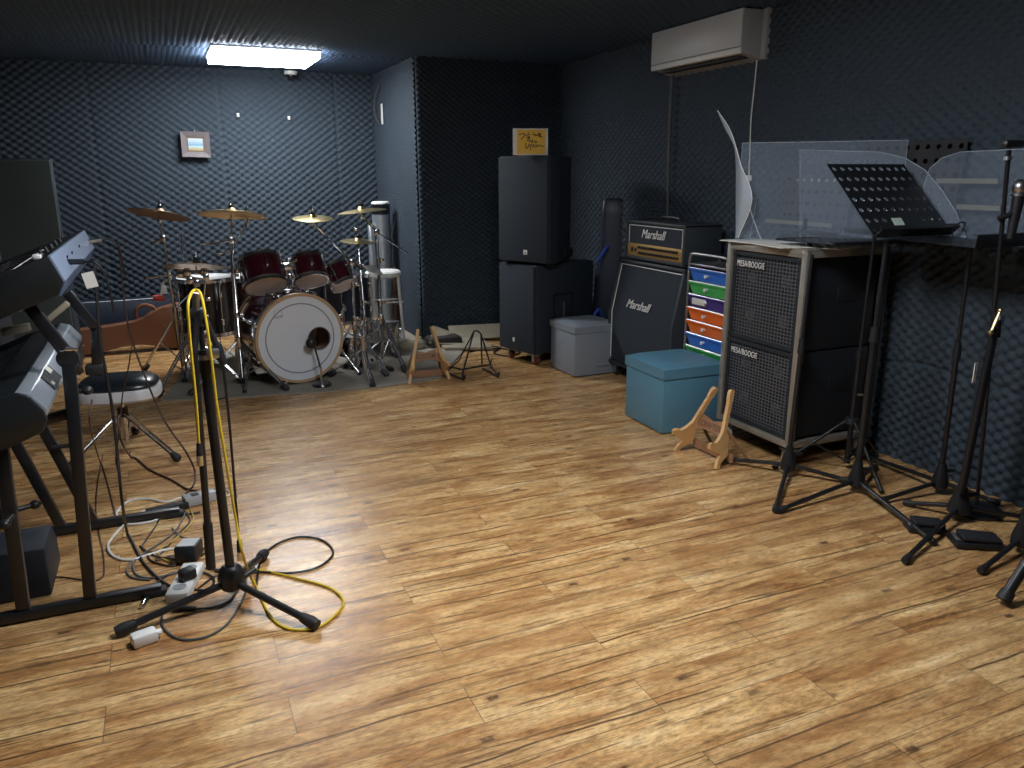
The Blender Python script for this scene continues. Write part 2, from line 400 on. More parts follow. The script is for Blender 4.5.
def drum(name, label, c, ax, r, depth, shell, top, bottom, lugs=6, group=None, hoop='chrome', legs=None, badge=None, cat='drum'):
    """c = centre of the bottom (resonant) head; ax = unit vector from bottom head to top head"""
    ax = V(ax).normalized(); t = thing(name, label, cat, tuple(V(c)+ax*depth/2 if legs is None else (c[0], c[1], .01)), group)
    m = axis_m(c, ax)
    MB().lathe([(r, .012), (r, depth-.012), (r-.008, depth-.012), (r-.008, .012)], m, 40, close=True).build('shell', shell, t)
    MB().lathe([(0, depth-.002), (r-.004, depth-.002), (r+.002, depth-.008), (r+.002, depth-.014), (0, depth-.014)], m, 40).build('batter_head', top, t)
    MB().lathe([(0, .002), (r-.004, .002), (r+.002, .008), (r+.002, .014), (0, .014)], m, 40).build('resonant_head', bottom, t)
    for z0 in (-.006, depth-.020):
        MB().lathe([(r+.003, z0), (r+.012, z0), (r+.012, z0+.004), (r+.007, z0+.006), (r+.007, z0+.020), (r+.012, z0+.022), (r+.012, z0+.026), (r+.003, z0+.026)], m, 40, close=True).build('hoop', hoop, t)
    for k in range(lugs):
        a = 2*PI*(k+.5)/lugs; ca, sa = math.cos(a), math.sin(a); q = MB()
        q.tube([(ca*(r+.010), sa*(r+.010), .006), (ca*(r+.010), sa*(r+.010), depth-.006)], .0032, 6)
        zz = (depth*.25, depth*.75) if depth > .2 else (depth*.5,)
        for z in zz: q.box((r+.008, 0, z), (.02, .018, .042), Matrix.Rotation(a, 4, 'Z'), bev=.004)
        bmesh.ops.transform(q.b, matrix=m, verts=q.b.verts)
        q.build('lug', 'chrome', t)
    if badge is not None:
        q = MB().ball((r+.001, 0, depth*.55), .016, (.25, 1, 1)); bmesh.ops.transform(q.b, matrix=m @ Matrix.Rotation(badge, 4, 'Z'), verts=q.b.verts); q.build('badge', 'chrome', t)
    if legs:
        for k in range(3):
            a = legs+k*2*PI/3; x, y = c[0]+math.cos(a)*(r+.02), c[1]+math.sin(a)*(r+.02)
            l = MB().tube([(x, y, c[2]+depth*.45), (x, y, .06), (x+math.cos(a)*.03, y+math.sin(a)*.03, .025)], .005, 8)
            l.box((x-math.cos(a)*.008, y-math.sin(a)*.008, c[2]+depth*.35), (.03, .03, .05), bev=.005)
            lo = l.build('leg', 'chrome', t)
            MB().ball((x+math.cos(a)*.03, y+math.sin(a)*.03, .022), .013).build('rubber_foot', 'rubber', lo)
    return t

# bass drum: front head towards the camera, turned a little to its left
BA = V((.20, -1, 0)).normalized()      # points out of the front head
BC = V((.735, 5.08, .308)); BR = .278; BD = .42
def bass_drum():
    t = thing('bass_drum', 'maroon bass drum with a white front head and round sound hole', 'drum', (BC.x-BA.x*.2, BC.y-BA.y*.2, .01))
    m = axis_m(BC, -BA)     # local z runs from the front head to the rear
    MB().lathe([(BR, .02), (BR, BD-.02), (BR-.01, BD-.02), (BR-.01, .02)], m, 56, close=True).build('shell', 'maroon', t)
    # front head with a port; head built in its own plane
    u, v, w = [V(m.col[i][:3]) for i in range(3)]
    right = V((0, 0, 1)).cross(BA).normalized()      # to the right as seen from the front
    hc = BC + right*.125 + V((0, 0, 1))*-.015; hr = .075
    b = MB(); n = 64; Z = BC+BA*.004
    cen = BC+BA*.004
    O = []; I = []
    for k in range(n):
        a = 2*PI*k/n; O.append(b.b.verts.new(cen+right*math.cos(a)*(BR-.002)+V((0, 0, 1))*math.sin(a)*(BR-.002)))
        I.append(b.b.verts.new(hc+BA*.004+right*math.cos(a)*hr+V((0, 0, 1))*math.sin(a)*hr))
    for k in range(n): b.b.faces.new((O[k], O[(k+1) % n], I[(k+1) % n], I[k]))
    hd = b.build('front_head', 'bass_head', t, smooth=False); sm = hd.modifiers.new('thick', 'SOLIDIFY'); sm.thickness = .001
    mr = axis_m(BC+BA*.0055, BA)
    MB().lathe([(.222, -.0004), (.230, -.0004), (.230, .0006), (.222, .0006)], mr, 64, close=True).build('damping_ring', 'ring_grey', hd)
    MB().lathe([(hr-.001, -.001), (hr+.004, -.001), (hr+.004, .002), (hr-.001, .002)], axis_m(hc+BA*.0045, BA), 40, close=True).build('port_ring', 'ring_grey', hd)
    text_mesh('head_logo', 'REMO', .020, 'ring_grey', face_m(BC+BA*.006-right*.135+V((0, 0, .155)), right+V((0, 0, .12)), (0, 0, 1)), hd, ext=.0004, sx=1.2)
    MB().lathe([(.026, -.0004), (.028, -.0004), (.028, .0004), (.026, .0004)], axis_m(BC+BA*.0055-right*.135+V((0, 0, .172)), BA), 24, close=True).build('head_emblem', 'ring_grey', hd)
    MB().lathe([(0, BD-.002), (BR-.004, BD-.002), (BR-.004, BD-.004), (0, BD-.004)], m, 48).build('rear_head', 'head_cream', t)
    MB().lathe([(BR-.011, .03), (BR-.0115, BD-.03), (BR-.015, BD-.03), (BR-.0145, .03)], m, 48, close=True).build('shell_lining', 'shell_inside', t)
    for z0, mm in ((-.012, 'hoop_wood'), (BD-.03, 'hoop_wood')):
        MB().lathe([(BR-.003, z0), (BR+.014, z0), (BR+.016, z0+.003), (BR+.016, z0+.038), (BR+.004, z0+.042), (BR-.001, z0+.01)], m, 64, close=True).build('hoop', mm, t)
    for z0 in (.012, BD-.040):
        MB().lathe([(BR+.016, z0), (BR+.022, z0+.004), (BR+.016, z0+.010)], m, 64, close=True).build('hoop_band', 'chrome', t)
    for k in range(8):
        a = 2*PI*(k+.5)/8; q = MB()
        ca, sa = math.cos(a), math.sin(a)
        q.tube([(ca*(BR+.03), sa*(BR+.03), -.004), (ca*(BR+.03), sa*(BR+.03), BD)], .004, 6)
        q.box((BR+.022, 0, -.006), (.026, .024, .012), Matrix.Rotation(a, 4, 'Z'), bev=.003)
        q.box((BR+.015, 0, .14), (.03, .022, .06), Matrix.Rotation(a, 4, 'Z'), bev=.005)
        q.box((BR+.015, 0, .28), (.03, .022, .06), Matrix.Rotation(a, 4, 'Z'), bev=.005)
        bmesh.ops.transform(q.b, matrix=m, verts=q.b.verts); q.build('tension_claw', 'chrome', t)
    for s in (-1, 1):       # spurs
        p = BC-BA*.14+right*s*(BR-.01)+V((0, 0, -.05)); e = BC+BA*.02+right*s*(BR+.11); e.z = .02
        l = MB().cyl(p, e, .008).box((0, 0, 0), (.04, .04, .05), Matrix.Translation(p), bev=.006).build('spur', 'chrome', t)
        MB().ball(e, .014).build('rubber_foot', 'rubber', l)
    # mount for the toms
    top = BC-BA*.17+V((0, 0, BR)); q = MB().box(top+V((0, 0, .012)), (.08, .06, .03), bev=.008)
    q.cyl(top, top+V((0, 0, .185)), .014); q.box(top+V((0, 0, .17)), (.07, .05, .05), bev=.01)
    for s in (-1, 1): q.tube(cr([top+V((s*.02, 0, .17)), top+V((s*.07, .0, .205)), top+V((s*.12, .02, .20))]), .009, 8)
    q.build('tom_mount', 'chrome', t)
bass_drum()
TT = V((-.12, .42, 1))
drum('tom_drum', 'larger maroon tom hanging over the left of the bass drum', AY(266, 286, 5.20), (-.10, .62, 1), .130, .185, 'maroon', 'drum_head', 'head_cream', 6, 'toms above the bass drum')
drum('tom_drum', 'smaller maroon tom hanging over the right of the bass drum', AY(311, 281, 5.24), (-.06, .62, 1), .104, .165, 'maroon', 'drum_head', 'head_cream', 6, 'toms above the bass drum')
drum('tom_drum', 'small tilted maroon tom right of the two over the bass drum', AY(345, 285, 5.35), (-.36, .66, 1), .086, .155, 'maroon', 'drum_head', 'head_cream', 6, 'toms above the bass drum', badge=-1.6)
p = AY(211, 332, 5.75); drum('floor_tom', 'black floor tom with chrome rim behind the foreground microphone stand', (p.x, p.y, .27), (0, 0, 1), .185, .38, 'black_gloss', 'drum_head', 'drum_head', 8, legs=.4)
p = AY(247, 330, 5.95); drum('floor_tom', 'maroon floor tom between the black floor tom and bass drum', (p.x, p.y, .26), (.0, .0, 1), .17, .36, 'maroon', 'drum_head', 'drum_head', 8, legs=1.0)
p = AY(347, 310, 6.1); drum('floor_tom', 'dark navy drum standing behind the bass drum on its right', (p.x, p.y, .22), (0, 0, 1), .175, .36, 'navy_shell', 'black_plastic', 'black_plastic', 8, legs=.2)
p = AY(314, 300, 6.3); drum('floor_tom', 'blue-black drum behind the bass drum under the small toms', (p.x, p.y, .26), (0, 0, 1), .17, .30, 'navy_shell', 'black_plastic', 'black_plastic', 8, legs=.9)
p = AY(352, 352, 5.45); drum('snare_drum', 'chrome snare drum standing low beside the bass drum', (p.x, p.y, .09), (.1, .0, 1), .11, .13, 'chrome', 'drum_head', 'drum_head', 8, legs=.3)
p = AY(380, 345, 5.8); drum('snare_drum', 'shiny silver snare drum low between the chrome cymbal stands', (p.x, p.y, .10), (.05, .1, 1), .15, .14, 'chrome', 'steel', 'drum_head', 8, legs=.8)

def cymbal(label, px, py, Y, wpx, tilt, m='bronze', group='cymbals of the drum kit', bell=.16, nut=True):
    c = AY(px, py, Y); dist = (c-V((0, 0, H))).dot(fw); r = wpx/2*dist/F
    ax = V(tilt).normalized(); t = thing('cymbal', label, 'cymbal', tuple(c), group); mm = axis_m(c, ax)
    rb = r*.20; prof = [(.008, r*.20+.0), (rb*.5, r*.185), (rb*.85, r*.13), (rb, r*.09), (r*.45, r*.065), (r*.75, r*.03), (r, -.004)]
    prof = prof+[(a, b-.003) for a, b in prof[::-1]]
    MB().lathe(prof, mm, 48, close=True).build('bronze_plate', m, t)
    if nut:
        q = MB().cyl((0, 0, r*.2), (0, 0, r*.2+.045), .006).cyl((0, 0, r*.2+.016), (0, 0, r*.2+.03), .013)
        q.box((0, 0, r*.2+.030), (.042, .006, .014), bev=.002); bmesh.ops.transform(q.b, matrix=mm, verts=q.b.verts); q.build('wing_nut', 'chrome', t)
        q = MB().cyl((0, 0, r*.2-.002), (0, 0, r*.2+.014), .016); bmesh.ops.transform(q.b, matrix=mm, verts=q.b.verts); q.build('felt_washer', 'rubber', t)
    return c, ax
cA = cymbal('dark bronze cymbal farthest left above the kit, tilted down to the right', 159, 214, 5.6, 60, (.20, .19, 1), 'bronze_dark')
cB = cymbal('large bronze cymbal at the top of the tall straight chrome stand', 231, 214, 5.6, 64, (.07, .17, 1), 'bronze')
cB2 = cymbal('bronze cymbal overlapping behind the large one left of the ceiling light', 247, 217, 5.85, 42, (.10, .09, 1), 'bronze')
cC = cymbal('small yellow-gold cymbal on a slanting chrome boom above the right toms', 313, 218, 5.8, 40, (0, -.12, 1), 'brass')
cD = cymbal('pale thin cymbal highest at the right, beside the silver column', 362, 211, 5.6, 49, (-.09, .02, 1), 'brass')
cH = cymbal('gold hi-hat cymbal below the pale thin one', 358, 241, 5.75, 36, (.03, -.06, 1), 'brass')
cE = cymbal('low dark bronze cymbal level above the black floor tom', 196, 266, 5.4, 62, (.08, .20, 1), 'bronze_dark')

def tripod(t, x, y, zt, spread, rot, r=.008, z_brace=.16, mm='chrome', tall=True, double=True, n=3):
    for k in range(n):
        a = rot+k*2*PI/3; d = V((math.cos(a), math.sin(a), 0)); s = V((-d.y, d.x, 0))
        e = V((x, y, .026))+d*spread; b = V((x, y, zt))+d*.02
        l = MB()
        if double:
            for q in (-1, 1): l.tube([b+s*q*.008, e+s*q*.012], .0055, 6)
        else: l.tube([b, e], r, 8)
        mid = b.lerp(e, .5); l.tube([mid, V((x, y, z_brace*.45))], .0045, 6)
        lo = l.build('leg', mm, t)
        MB().tube([e-d*.035+V((0, 0, .022)), e+V((0, 0, -.003)), e+d*.012+V((0, 0, -.010))], [.014, .020, .016], 10).build('rubber_foot', 'rubber', lo)
def cym_stand(label, base, top, elbow=None, rot=0, spread=.27, tail=None, group='chrome cymbal stands', zt=.42, cat='cymbal stand', name='cymbal_stand', mm='chrome'):
    """base (x, y); elbow = where a boom starts; top = under the cymbal; tail = far end of the boom"""
    x, y = base[0], base[1]; t = thing(name, label, cat, (x, y, .01), group)
    e = V(elbow) if elbow is not None else V(top)
    tripod(t, x, y, zt, spread, rot, mm=mm)
    p0 = V((x, y, .06)); zz = e.z
    a = p0.lerp(e, .45); b = p0.lerp(e, .78)
    MB().cyl(p0, a, .0135).build('lower_tube', mm, t); MB().cyl(a, b, .0105).build('middle_tube', mm, t); MB().cyl(b, e, .008).build('upper_tube', mm, t)
    for q in (a, b):
        MB().cyl(q-V((0, 0, .02)), q+V((0, 0, .02)), .018).box((q.x+.028, q.y, q.z), (.03, .008, .022), bev=.003).build('clamp', mm, t)
    MB().cyl((x, y, zt-.03), (x, y, zt+.03), .021).build('leg_collar', mm, t)
    if elbow is not None:
        T = V(top); MB().box(e, (.036, .036, .044), bev=.007).build('tilter', mm, t)
        tl = V(tail) if tail is not None else e-(T-e)*.35
        k = T-V((0, 0, .04)); MB().tube([tl, e, k], .0065, 8).build('boom_arm', mm, t)
        MB().ball(k, .016).cyl(k, T, .005).build('cymbal_tilter', mm, t)
    return t
g2 = lambda px, py: G(px, py, .01)
def under(c, k=.0): return c[0]+c[1]*k
# far-left stand carries the dark cymbal
b = g2(185, 372); cym_stand('chrome double-braced stand farthest left, under the dark tilted cymbal', b, under(cA), rot=.5, spread=.30, elbow=AY(163, 238, 5.6), tail=AY(154, 243, 5.6))
# tall straight stand with two booms in front of the kit
b = g2(243, 386); cym_stand('tall chrome stand with thick lower tube directly left of the bass drum', b, under(cB), rot=-.75, spread=.33, elbow=AY(231, 240, 5.45), tail=AY(202, 246, 5.4), zt=.30)
b = g2(238, 368); cym_stand('chrome boom stand behind the tall straight one', b, under(cB2), elbow=AY(231, 250, 5.6), tail=AY(216, 256, 5.4), rot=.8, spread=.28, zt=.45)
b = g2(357, 372); cym_stand('chrome stand with long boom reaching up-left, between bass drum and snares', b, under(cC), elbow=AY(352, 262, 5.35), tail=AY(362, 270, 5.3), rot=-.9, spread=.25, zt=.34)
b = g2(383, 366); cym_stand('chrome boom stand carrying the pale thin cymbal by the silver column', b, under(cD), elbow=AY(377, 232, 5.45), tail=AY(407, 253, 5.6), rot=-1.2, spread=.26, zt=.35)
b = g2(368, 360); t = cym_stand('chrome hi-hat stand with foot pedal behind the boom stands', b, under(cH), rot=.1, spread=.24, zt=.30, cat='hi-hat stand', name='hi_hat_stand')
MB().box((b.x+.02, b.y-.16, .045), (.08, .26, .012), Matrix.Rotation(.12, 4, 'X'), bev=.004).build('foot_pedal', 'steel', t)
MB().cyl(cH[0]+V((0, 0, .04)), cH[0]+V((0, 0, .13)), .004).box(cH[0]+V((0, 0, .085)), (.05, .03, .02), bev=.004).build('clutch_rod', 'chrome', t)
b = g2(196, 385); cym_stand('low chrome tripod stand under the low dark cymbal', b, under(cE), elbow=AY(206, 277, 5.3), tail=AY(177, 307, 5.2), rot=-.3, spread=.30, zt=.33)
# snare stand basket left of hi-hat
def snare_stand():
    b = g2(365, 378); t = thing('snare_stand', 'low chrome basket stand holding the silver snares', 'drum stand', (b.x, b.y, .01))
    tripod(t, b.x, b.y, .20, .24, -1.6)
    MB().cyl((b.x, b.y, .05), (b.x, b.y, .30), .012).build('tube', 'chrome', t)
    for k in range(3):
        a = .4+k*2*PI/3; d = V((math.cos(a), math.sin(a), 0)); o = V((b.x, b.y, .29))
        MB().tube(cr([o, o+d*.10+V((0, 0, .02)), o+d*.14+V((0, 0, .07))]), .006, 6).build('basket_arm', 'chrome', t)
snare_stand()

def kick_mic():
    b = G(322, 387); b.z = .01; hd = AY(311, 343, 5.0)
    t = thing('kick_microphone', 'black microphone on short stand in the bass drum hole', 'microphone', (b.x, b.y, .01))
    MB().lathe([(0, 0), (.062, 0), (.064, .006), (.058, .018), (.02, .026), (0, .027)], Matrix.Translation((b.x, b.y, .01)), 28).build('round_base', 'black_metal', t)
    MB().tube([(b.x, b.y, .03), (b.x, b.y, .13)], .008, 10).build('pole', 'chrome', t)
    MB().tube([(b.x, b.y, .12), hd+V((.02, 0, -.02))], .006, 8).build('boom_arm', 'black_metal', t)
    q = MB().ball(hd, .034, (1, .9, 1.05), 16); q.cyl(hd+V((.0, .03, 0)), hd+V((.0, .10, -.01)), .022, .016); q.build('microphone_head', 'black_plastic', t)
kick_mic()
def bass_pedal():
    p = BC-BA*.50; t = thing('bass_pedal', 'chrome bass drum pedal behind the bass drum', 'drum pedal', (p.x, p.y, .01))
    MB().box((p.x, p.y, .02), (.10, .28, .01), bev=.003).build('base_plate', 'steel', t)
    MB().box((p.x, p.y+.01, .06), (.075, .26, .010), Matrix.Translation((0, 0, 0)), bev=.003).build('footboard', 'chrome', t)
    MB().tube([(p.x-.05, p.y-.12, .02), (p.x-.05, p.y-.12, .22), (p.x+.05, p.y-.12, .22), (p.x+.05, p.y-.12, .02)], .008, 8).build('upright_frame', 'chrome', t)
bass_pedal()

# silver column, folding stool
def silver_column():
    b = AY(386, 330, 6.75); x, y = b.x, b.y; r = .078
    t = thing('silver_column', 'tall silver cylinder with a dark band, standing behind the cymbals', 'column', (x, y, .01))
    MB().lathe([(0, 0), (r, 0), (r, .99), (r*.99, .99), (0, .99)], Matrix.Translation((x, y, .012)), 40).build('body', 'cylinder_silver', t)
    MB().lathe([(r+.001, .0), (r+.002, .0), (r+.002, .085), (r+.001, .085), (0, .085), (0, 0)], Matrix.Translation((x, y, 1.0)), 40).build('dark_band', 'black_gloss', t)
    MB().lathe([(0, 0), (r, 0), (r, .012), (r*.8, .022), (0, .024)], Matrix.Translation((x, y, 1.086)), 40).build('cap', 'white_plastic', t)
    MB().box((x-.10, y-.03, .52), (.05, .05, .80), bev=.008).build('side_rail', 'cylinder_silver', t)
silver_column()
def stool():
    c = AY(383, 274, 6.1); t = thing('folding_stool', 'white round-seat stool with tubular steel legs by the silver column', 'stool', (c.x, c.y, .01))
    MB().lathe([(0, 0), (.15, 0), (.165, .01), (.165, .035), (.15, .048), (0, .052)], Matrix.Translation((c.x, c.y, c.z-.02)) @ Matrix.Diagonal((.86, .8, 1, 1)), 36).build('seat', 'white_plastic', t)
    for dx, dy in ((.10, -.08), (.14, .06), (-.10, -.08), (-.10, .06)):
        MB().tube(cr([(c.x+dx, c.y+dy, c.z-.02), (c.x+dx*1.02, c.y+dy, c.z-.10), (c.x+dx*1.2, c.y+dy*1.3, .08), (c.x+dx*1.15, c.y+dy*1.3, .02)]), .012, 10).build('leg', 'white_plastic', t)
    for dy in (-.09, .07): MB().cyl((c.x-.12, c.y+dy, .35), (c.x+.13, c.y+dy, .35), .007).build('stretcher', 'white_plastic', t)
stool()
q = MB(); p = AY(396, 320, 6.9); q.box((p.x, p.y, .27), (.12, .10, .52), bev=.004); single(q, 'cardboard_box', 'cardboard', 'narrow brown box standing behind the steel-legged stool', 'box', (p.x, p.y, .01))
q = MB().cyl(AX(397, 212, 1.86), AX(391, 240, 1.84), .006); q.cyl(AX(391, 240, 1.84), AX(390, 330, 1.84), .008)
o = q.build('leaning_rod', 'steel'); tag(o, 'thin grey rod leaning in the corner beside the silver column', 'rod')
# far side trigger pad / hardware rack by the left cymbals
def perc_arm():
    t = thing('percussion_block', 'red handled jam block clamped to the far-left cymbal stand', 'percussion', tuple(AY(158, 300, 5.6)))
    a = AY(153, 298, 5.6); b_ = AY(165, 298, 5.6); MB().cyl(a, b_, .020).build('red_handle', 'red_plastic', t)
    MB().tube([AY(161, 296, 5.6), AY(163, 283, 5.6), AY(166, 279, 5.6)], .009, 8).box(AY(164, 290, 5.6), (.035, .02, .05), bev=.005).build('bracket', 'white_plastic', t)
perc_arm()
def arm_rack():
    t = thing('multi_clamp_arm', 'chrome multi-clamp arm crossing above the low dark cymbal stand', 'clamp arm', tuple(AY(180, 276, 5.5)))
    MB().cyl(AY(146, 278, 5.5), AY(173, 275, 5.5), .007).build('rod', 'chrome', t)
    MB().cyl(AY(178, 276, 5.5), AY(204, 280, 5.5), .010).build('rod', 'chrome', t)
    MB().cyl(AY(182, 235, 5.5), AY(183, 262, 5.5), .005).build('upright_rod', 'chrome', t)
    for px, py in ((180, 274), (187, 272), (190, 280), (204, 272), (197, 283)): MB().box(AY(px, py, 5.45), (.045, .04, .05), bev=.01).build('clamp', 'chrome', t)
arm_rack()
def tom_hw():
    t = thing('tom_clamp', 'cluster of chrome clamps between the two toms', 'clamp', tuple(AY(289, 270, 5.35)))
    for px, py in ((281, 262), (285, 272), (293, 266), (298, 260), (291, 276), (279, 278)): MB().box(AY(px, py, 5.34), (.04, .04, .036), Matrix.Identity(4), bev=.009).build('clamp', 'chrome', t)
    MB().tube([AY(279, 264, 5.34), AY(289, 270, 5.33), AY(300, 263, 5.34)], .009, 8).build('arm', 'chrome', t)
tom_hw()
# small clutter at the foot of the wall
q = MB().sheet([(1.90, 5.62, .012), (2.25, 5.50, .012), (2.30, 5.95, .02), (1.92, 6.02, .02)], .02); o = q.build('cream_board', 'cream_board', smooth=False); tag(o, 'cream board lying on the floor along the wall behind the wire stand', 'board')
q = MB().sheet([(2.05, 5.92, .02), (2.62, 5.82, .02), (2.64, 5.93, .115), (2.07, 6.03, .115)], .012); o = q.build('cream_sheet', 'cream_board', smooth=False); tag(o, 'cream panel leaning at the foot of the dark wall', 'board')
a = AY(444, 344, 5.80); q = MB().sheet([a+V((-.14, -.06, .03)), a+V((.10, -.10, .0)), a+V((.15, .06, .05)), a+V((-.05, .12, .13))], .006); o = q.build('crumpled_paper', 'cream_board', smooth=False); tag(o, 'creased brown paper sheet lying on black bags by the pillar corner', 'paper')
q = MB(); q.box((a.x, a.y+.02, .045), (.28, .18, .09), bev=.03); o = q.build('black_bag', 'case_dark'); tag(o, 'low black bag on the floor under the creased paper', 'bag')
a = AY(413, 350, 5.8); q = MB().ball((a.x, a.y, .035), .10, (1.1, .7, .6), 16).cyl((a.x-.06, a.y, .07), (a.x+.07, a.y, .09), .012); o = q.build('cloth_pouch', 'cream_board'); tag(o, 'small beige cloth pouch behind the left wooden guitar stand', 'pouch')
# ------------------------------------------------------------------ speakers by the back right wall
def caster(t, x, y, mm='red_plastic', r=.032, z0=0):
    c = MB().box((x, y, z0+2*r+.012), (.06, .06, .006)).tube([(x-.0, y, z0+2*r+.010), (x, y, z0+2*r-.004)], .014, 10)
    c.box((x+.024, y, z0+r*1.35), (.004, .034, r*1.5)).box((x-.024, y, z0+r*1.35), (.004, .034, r*1.5))
    f = c.build('caster', 'steel', t)
    MB().lathe([(0, -.015), (r*.8, -.015), (r, -.010), (r, .010), (r*.8, .015), (0, .015)], axis_m((x, y, z0+r), (1, 0, 0)), 20).build('wheel', mm, f)
def pa_speakers():
    # subwoofer: front to the left, long side to the camera
    Cn = V((2.31, 4.88)); L_ = V((2.205, 5.26)); fd = (Cn-L_); w = fd.length; fd.normalize(); sd = V((-fd.y, fd.x))     # sd points to the right/back
    if sd.x < 0: sd = -sd
    ang = math.atan2(sd.y, sd.x); ctr = Cn-fd*w/2+sd*.29; z0, z1 = .085, .72
    t = thing('subwoofer', 'black bass speaker cabinet on castors under the tall loudspeaker', 'loudspeaker', (ctr.x, ctr.y, 0))
    m = rotz(ang, (ctr.x, ctr.y, 0))
    MB().box((.01, 0, (z0+z1)/2), (.56, w, z1-z0), m, bev=.012).build('cabinet', 'speaker_paint', t)
    MB().box((-.283, 0, (z0+z1)/2), (.022, w-.012, z1-z0-.012), m, bev=.008).build('grille', 'speaker_cloth', t)
    q = MB().box((-.296, .02, z0+.085), (.004, .022, .030), m, bev=.001); q.build('badge', 'white_plastic', t)
    q = MB(); fm = m @ Matrix.Translation((-.02, -w/2-.001, .42))
    q.box((0, .0, .085), (.17, .012, .012), fm).box((0, 0, -.085), (.17, .012, .012), fm).box((.085, 0, 0), (.012, .012, .17), fm).box((-.085, 0, 0), (.012, .012, .17), fm)
    q.box((0, .006, 0), (.16, .006, .16), fm); q.build('handle_recess', 'black_plastic', t)
    q = MB().box((0.01, -.012, -.03), (.022, .02, .12), fm, bev=.006); q.build('handle_bar', 'steel', t)
    for sx in (-.22, .24):
        for sy in (-.14, .14):
            p = m @ V((sx, sy, 0)); caster(t, p.x, p.y, 'wheel_red')
    # full range box on top, trapezoid in plan
    P1 = V((2.18, 5.20)); P2 = V((2.375, 4.80)); e = (P2-P1); ww = e.length; e.normalize(); b = V((-e.y, e.x));
    if b.x < 0: b = -b
    c2 = (P1+P2)/2; za, zb = z1+.012, 1.45
    t2 = thing('loudspeaker', 'tall black loudspeaker standing on the bass cabinet, yellow sign on top', 'loudspeaker', (c2.x+b.x*.2, c2.y+b.y*.2, za))
    m2 = Matrix(((e.x, b.x, 0, c2.x), (e.y, b.y, 0, c2.y), (0, 0, 1, 0), (0, 0, 0, 1)))   # x along the front, y to the back
    hw = ww/2
    MB().prism([(-hw, .012), (hw, .012), (hw, .12), (hw*.52, .40), (-hw*.52, .40), (-hw, .12)], zb-za, m2 @ Matrix.Translation((0, 0, za)), bev=.010).build('cabinet', 'speaker_paint', t2)
    MB().box((0, .004, (za+zb)/2), (ww-.01, .022, zb-za-.014), m2, bev=.007).build('grille', 'speaker_cloth', t2)
    q = MB().box((.03, -.009, za+.075), (.034, .003, .032), m2, bev=.001); bd = q.build('badge', 'white_plastic', t2)
    text_mesh('badge_logo', 'D', .020, 'ink', face_m(m2 @ V((.03, -.0115, za+.070)), V((e.x, e.y, 0)), (0, 0, 1)), bd, ext=.0005)
    q = MB().box((hw*.80, .29, za+.06), (.02, .10, .06), m2, bev=.008); q.build('side_handle', 'black_plastic', t2)
    for sx in (-hw+.03, hw-.03):
        for sy in (.04, .10): MB().cyl(m2 @ V((sx, sy, z1-.001)), m2 @ V((sx, sy, za+.003)), .012).build('rubber_foot', 'rubber', t2)
    # yellow sign
    A_ = AY(513, 155, 4.98); B_ = AY(548, 154, 4.90); d = (B_-A_); d.z = 0; W = d.length; d.normalize(); zc = zb+.003
    ctr = (A_+B_)/2; ctr.z = zc
    ts = thing('framed_sign', 'small yellow sign with black brush writing in a cream frame', 'sign', tuple(ctr))
    u3 = V((0, 0, 1)); n_ = d.cross(u3); bk = -n_*.02
    m3 = face_m(ctr, d, (u3+bk*1.5).normalized())
    hh = .172
    MB().box((0, hh/2, -.006), (W, hh, .012), m3, bev=.002).build('frame', 'sign_frame', ts)
    cd_ = MB().box((.004, hh/2, .0008), (W*.80, hh*.90, .002), m3).build('yellow_card', 'sign_yellow', ts)
    st = [[(-.34, .76), (-.24, .80), (-.16, .78), (-.20, .70), (-.28, .60)], [(-.08, .86), (-.04, .80)], [(-.13, .74), (-.02, .77)], [(-.12, .66), (-.03, .70), (-.07, .62), (.0, .64)], [(-.08, .60), (-.08, .54), (0, .56)],
          [(.08, .84), (.08, .76), (.16, .78)], [(.12, .72), (.22, .74)], [(.24, .86), (.25, .68)], [(.20, .78), (.28, .78)], [(.30, .82), (.27, .70), (.34, .68)],
          [(-.02, .50), (.08, .52)], [(.06, .60), (.05, .46)], [(.12, .56), (.13, .48), (.20, .52)],
          [(-.14, .46), (-.13, .26), (-.06, .32)], [(-.06, .42), (-.02, .36), (-.08, .34)], [(.02, .42), (.0, .20)], [(.04, .36), (.08, .40), (.10, .32), (.06, .30)], [(.10, .34), (.18, .32), (.26, .38), (.34, .32), (.40, .34)], [(.14, .40), (.20, .36)]]
    q = MB()
    for k in st: q.tube([m3 @ V((p.x*W*.98, p.y*hh, .0022)) for p in cr([(a, b_, 0) for a, b_ in k], 4)], .0030, 5)
    q.build('brush_writing', 'ink', cd_)
pa_speakers()

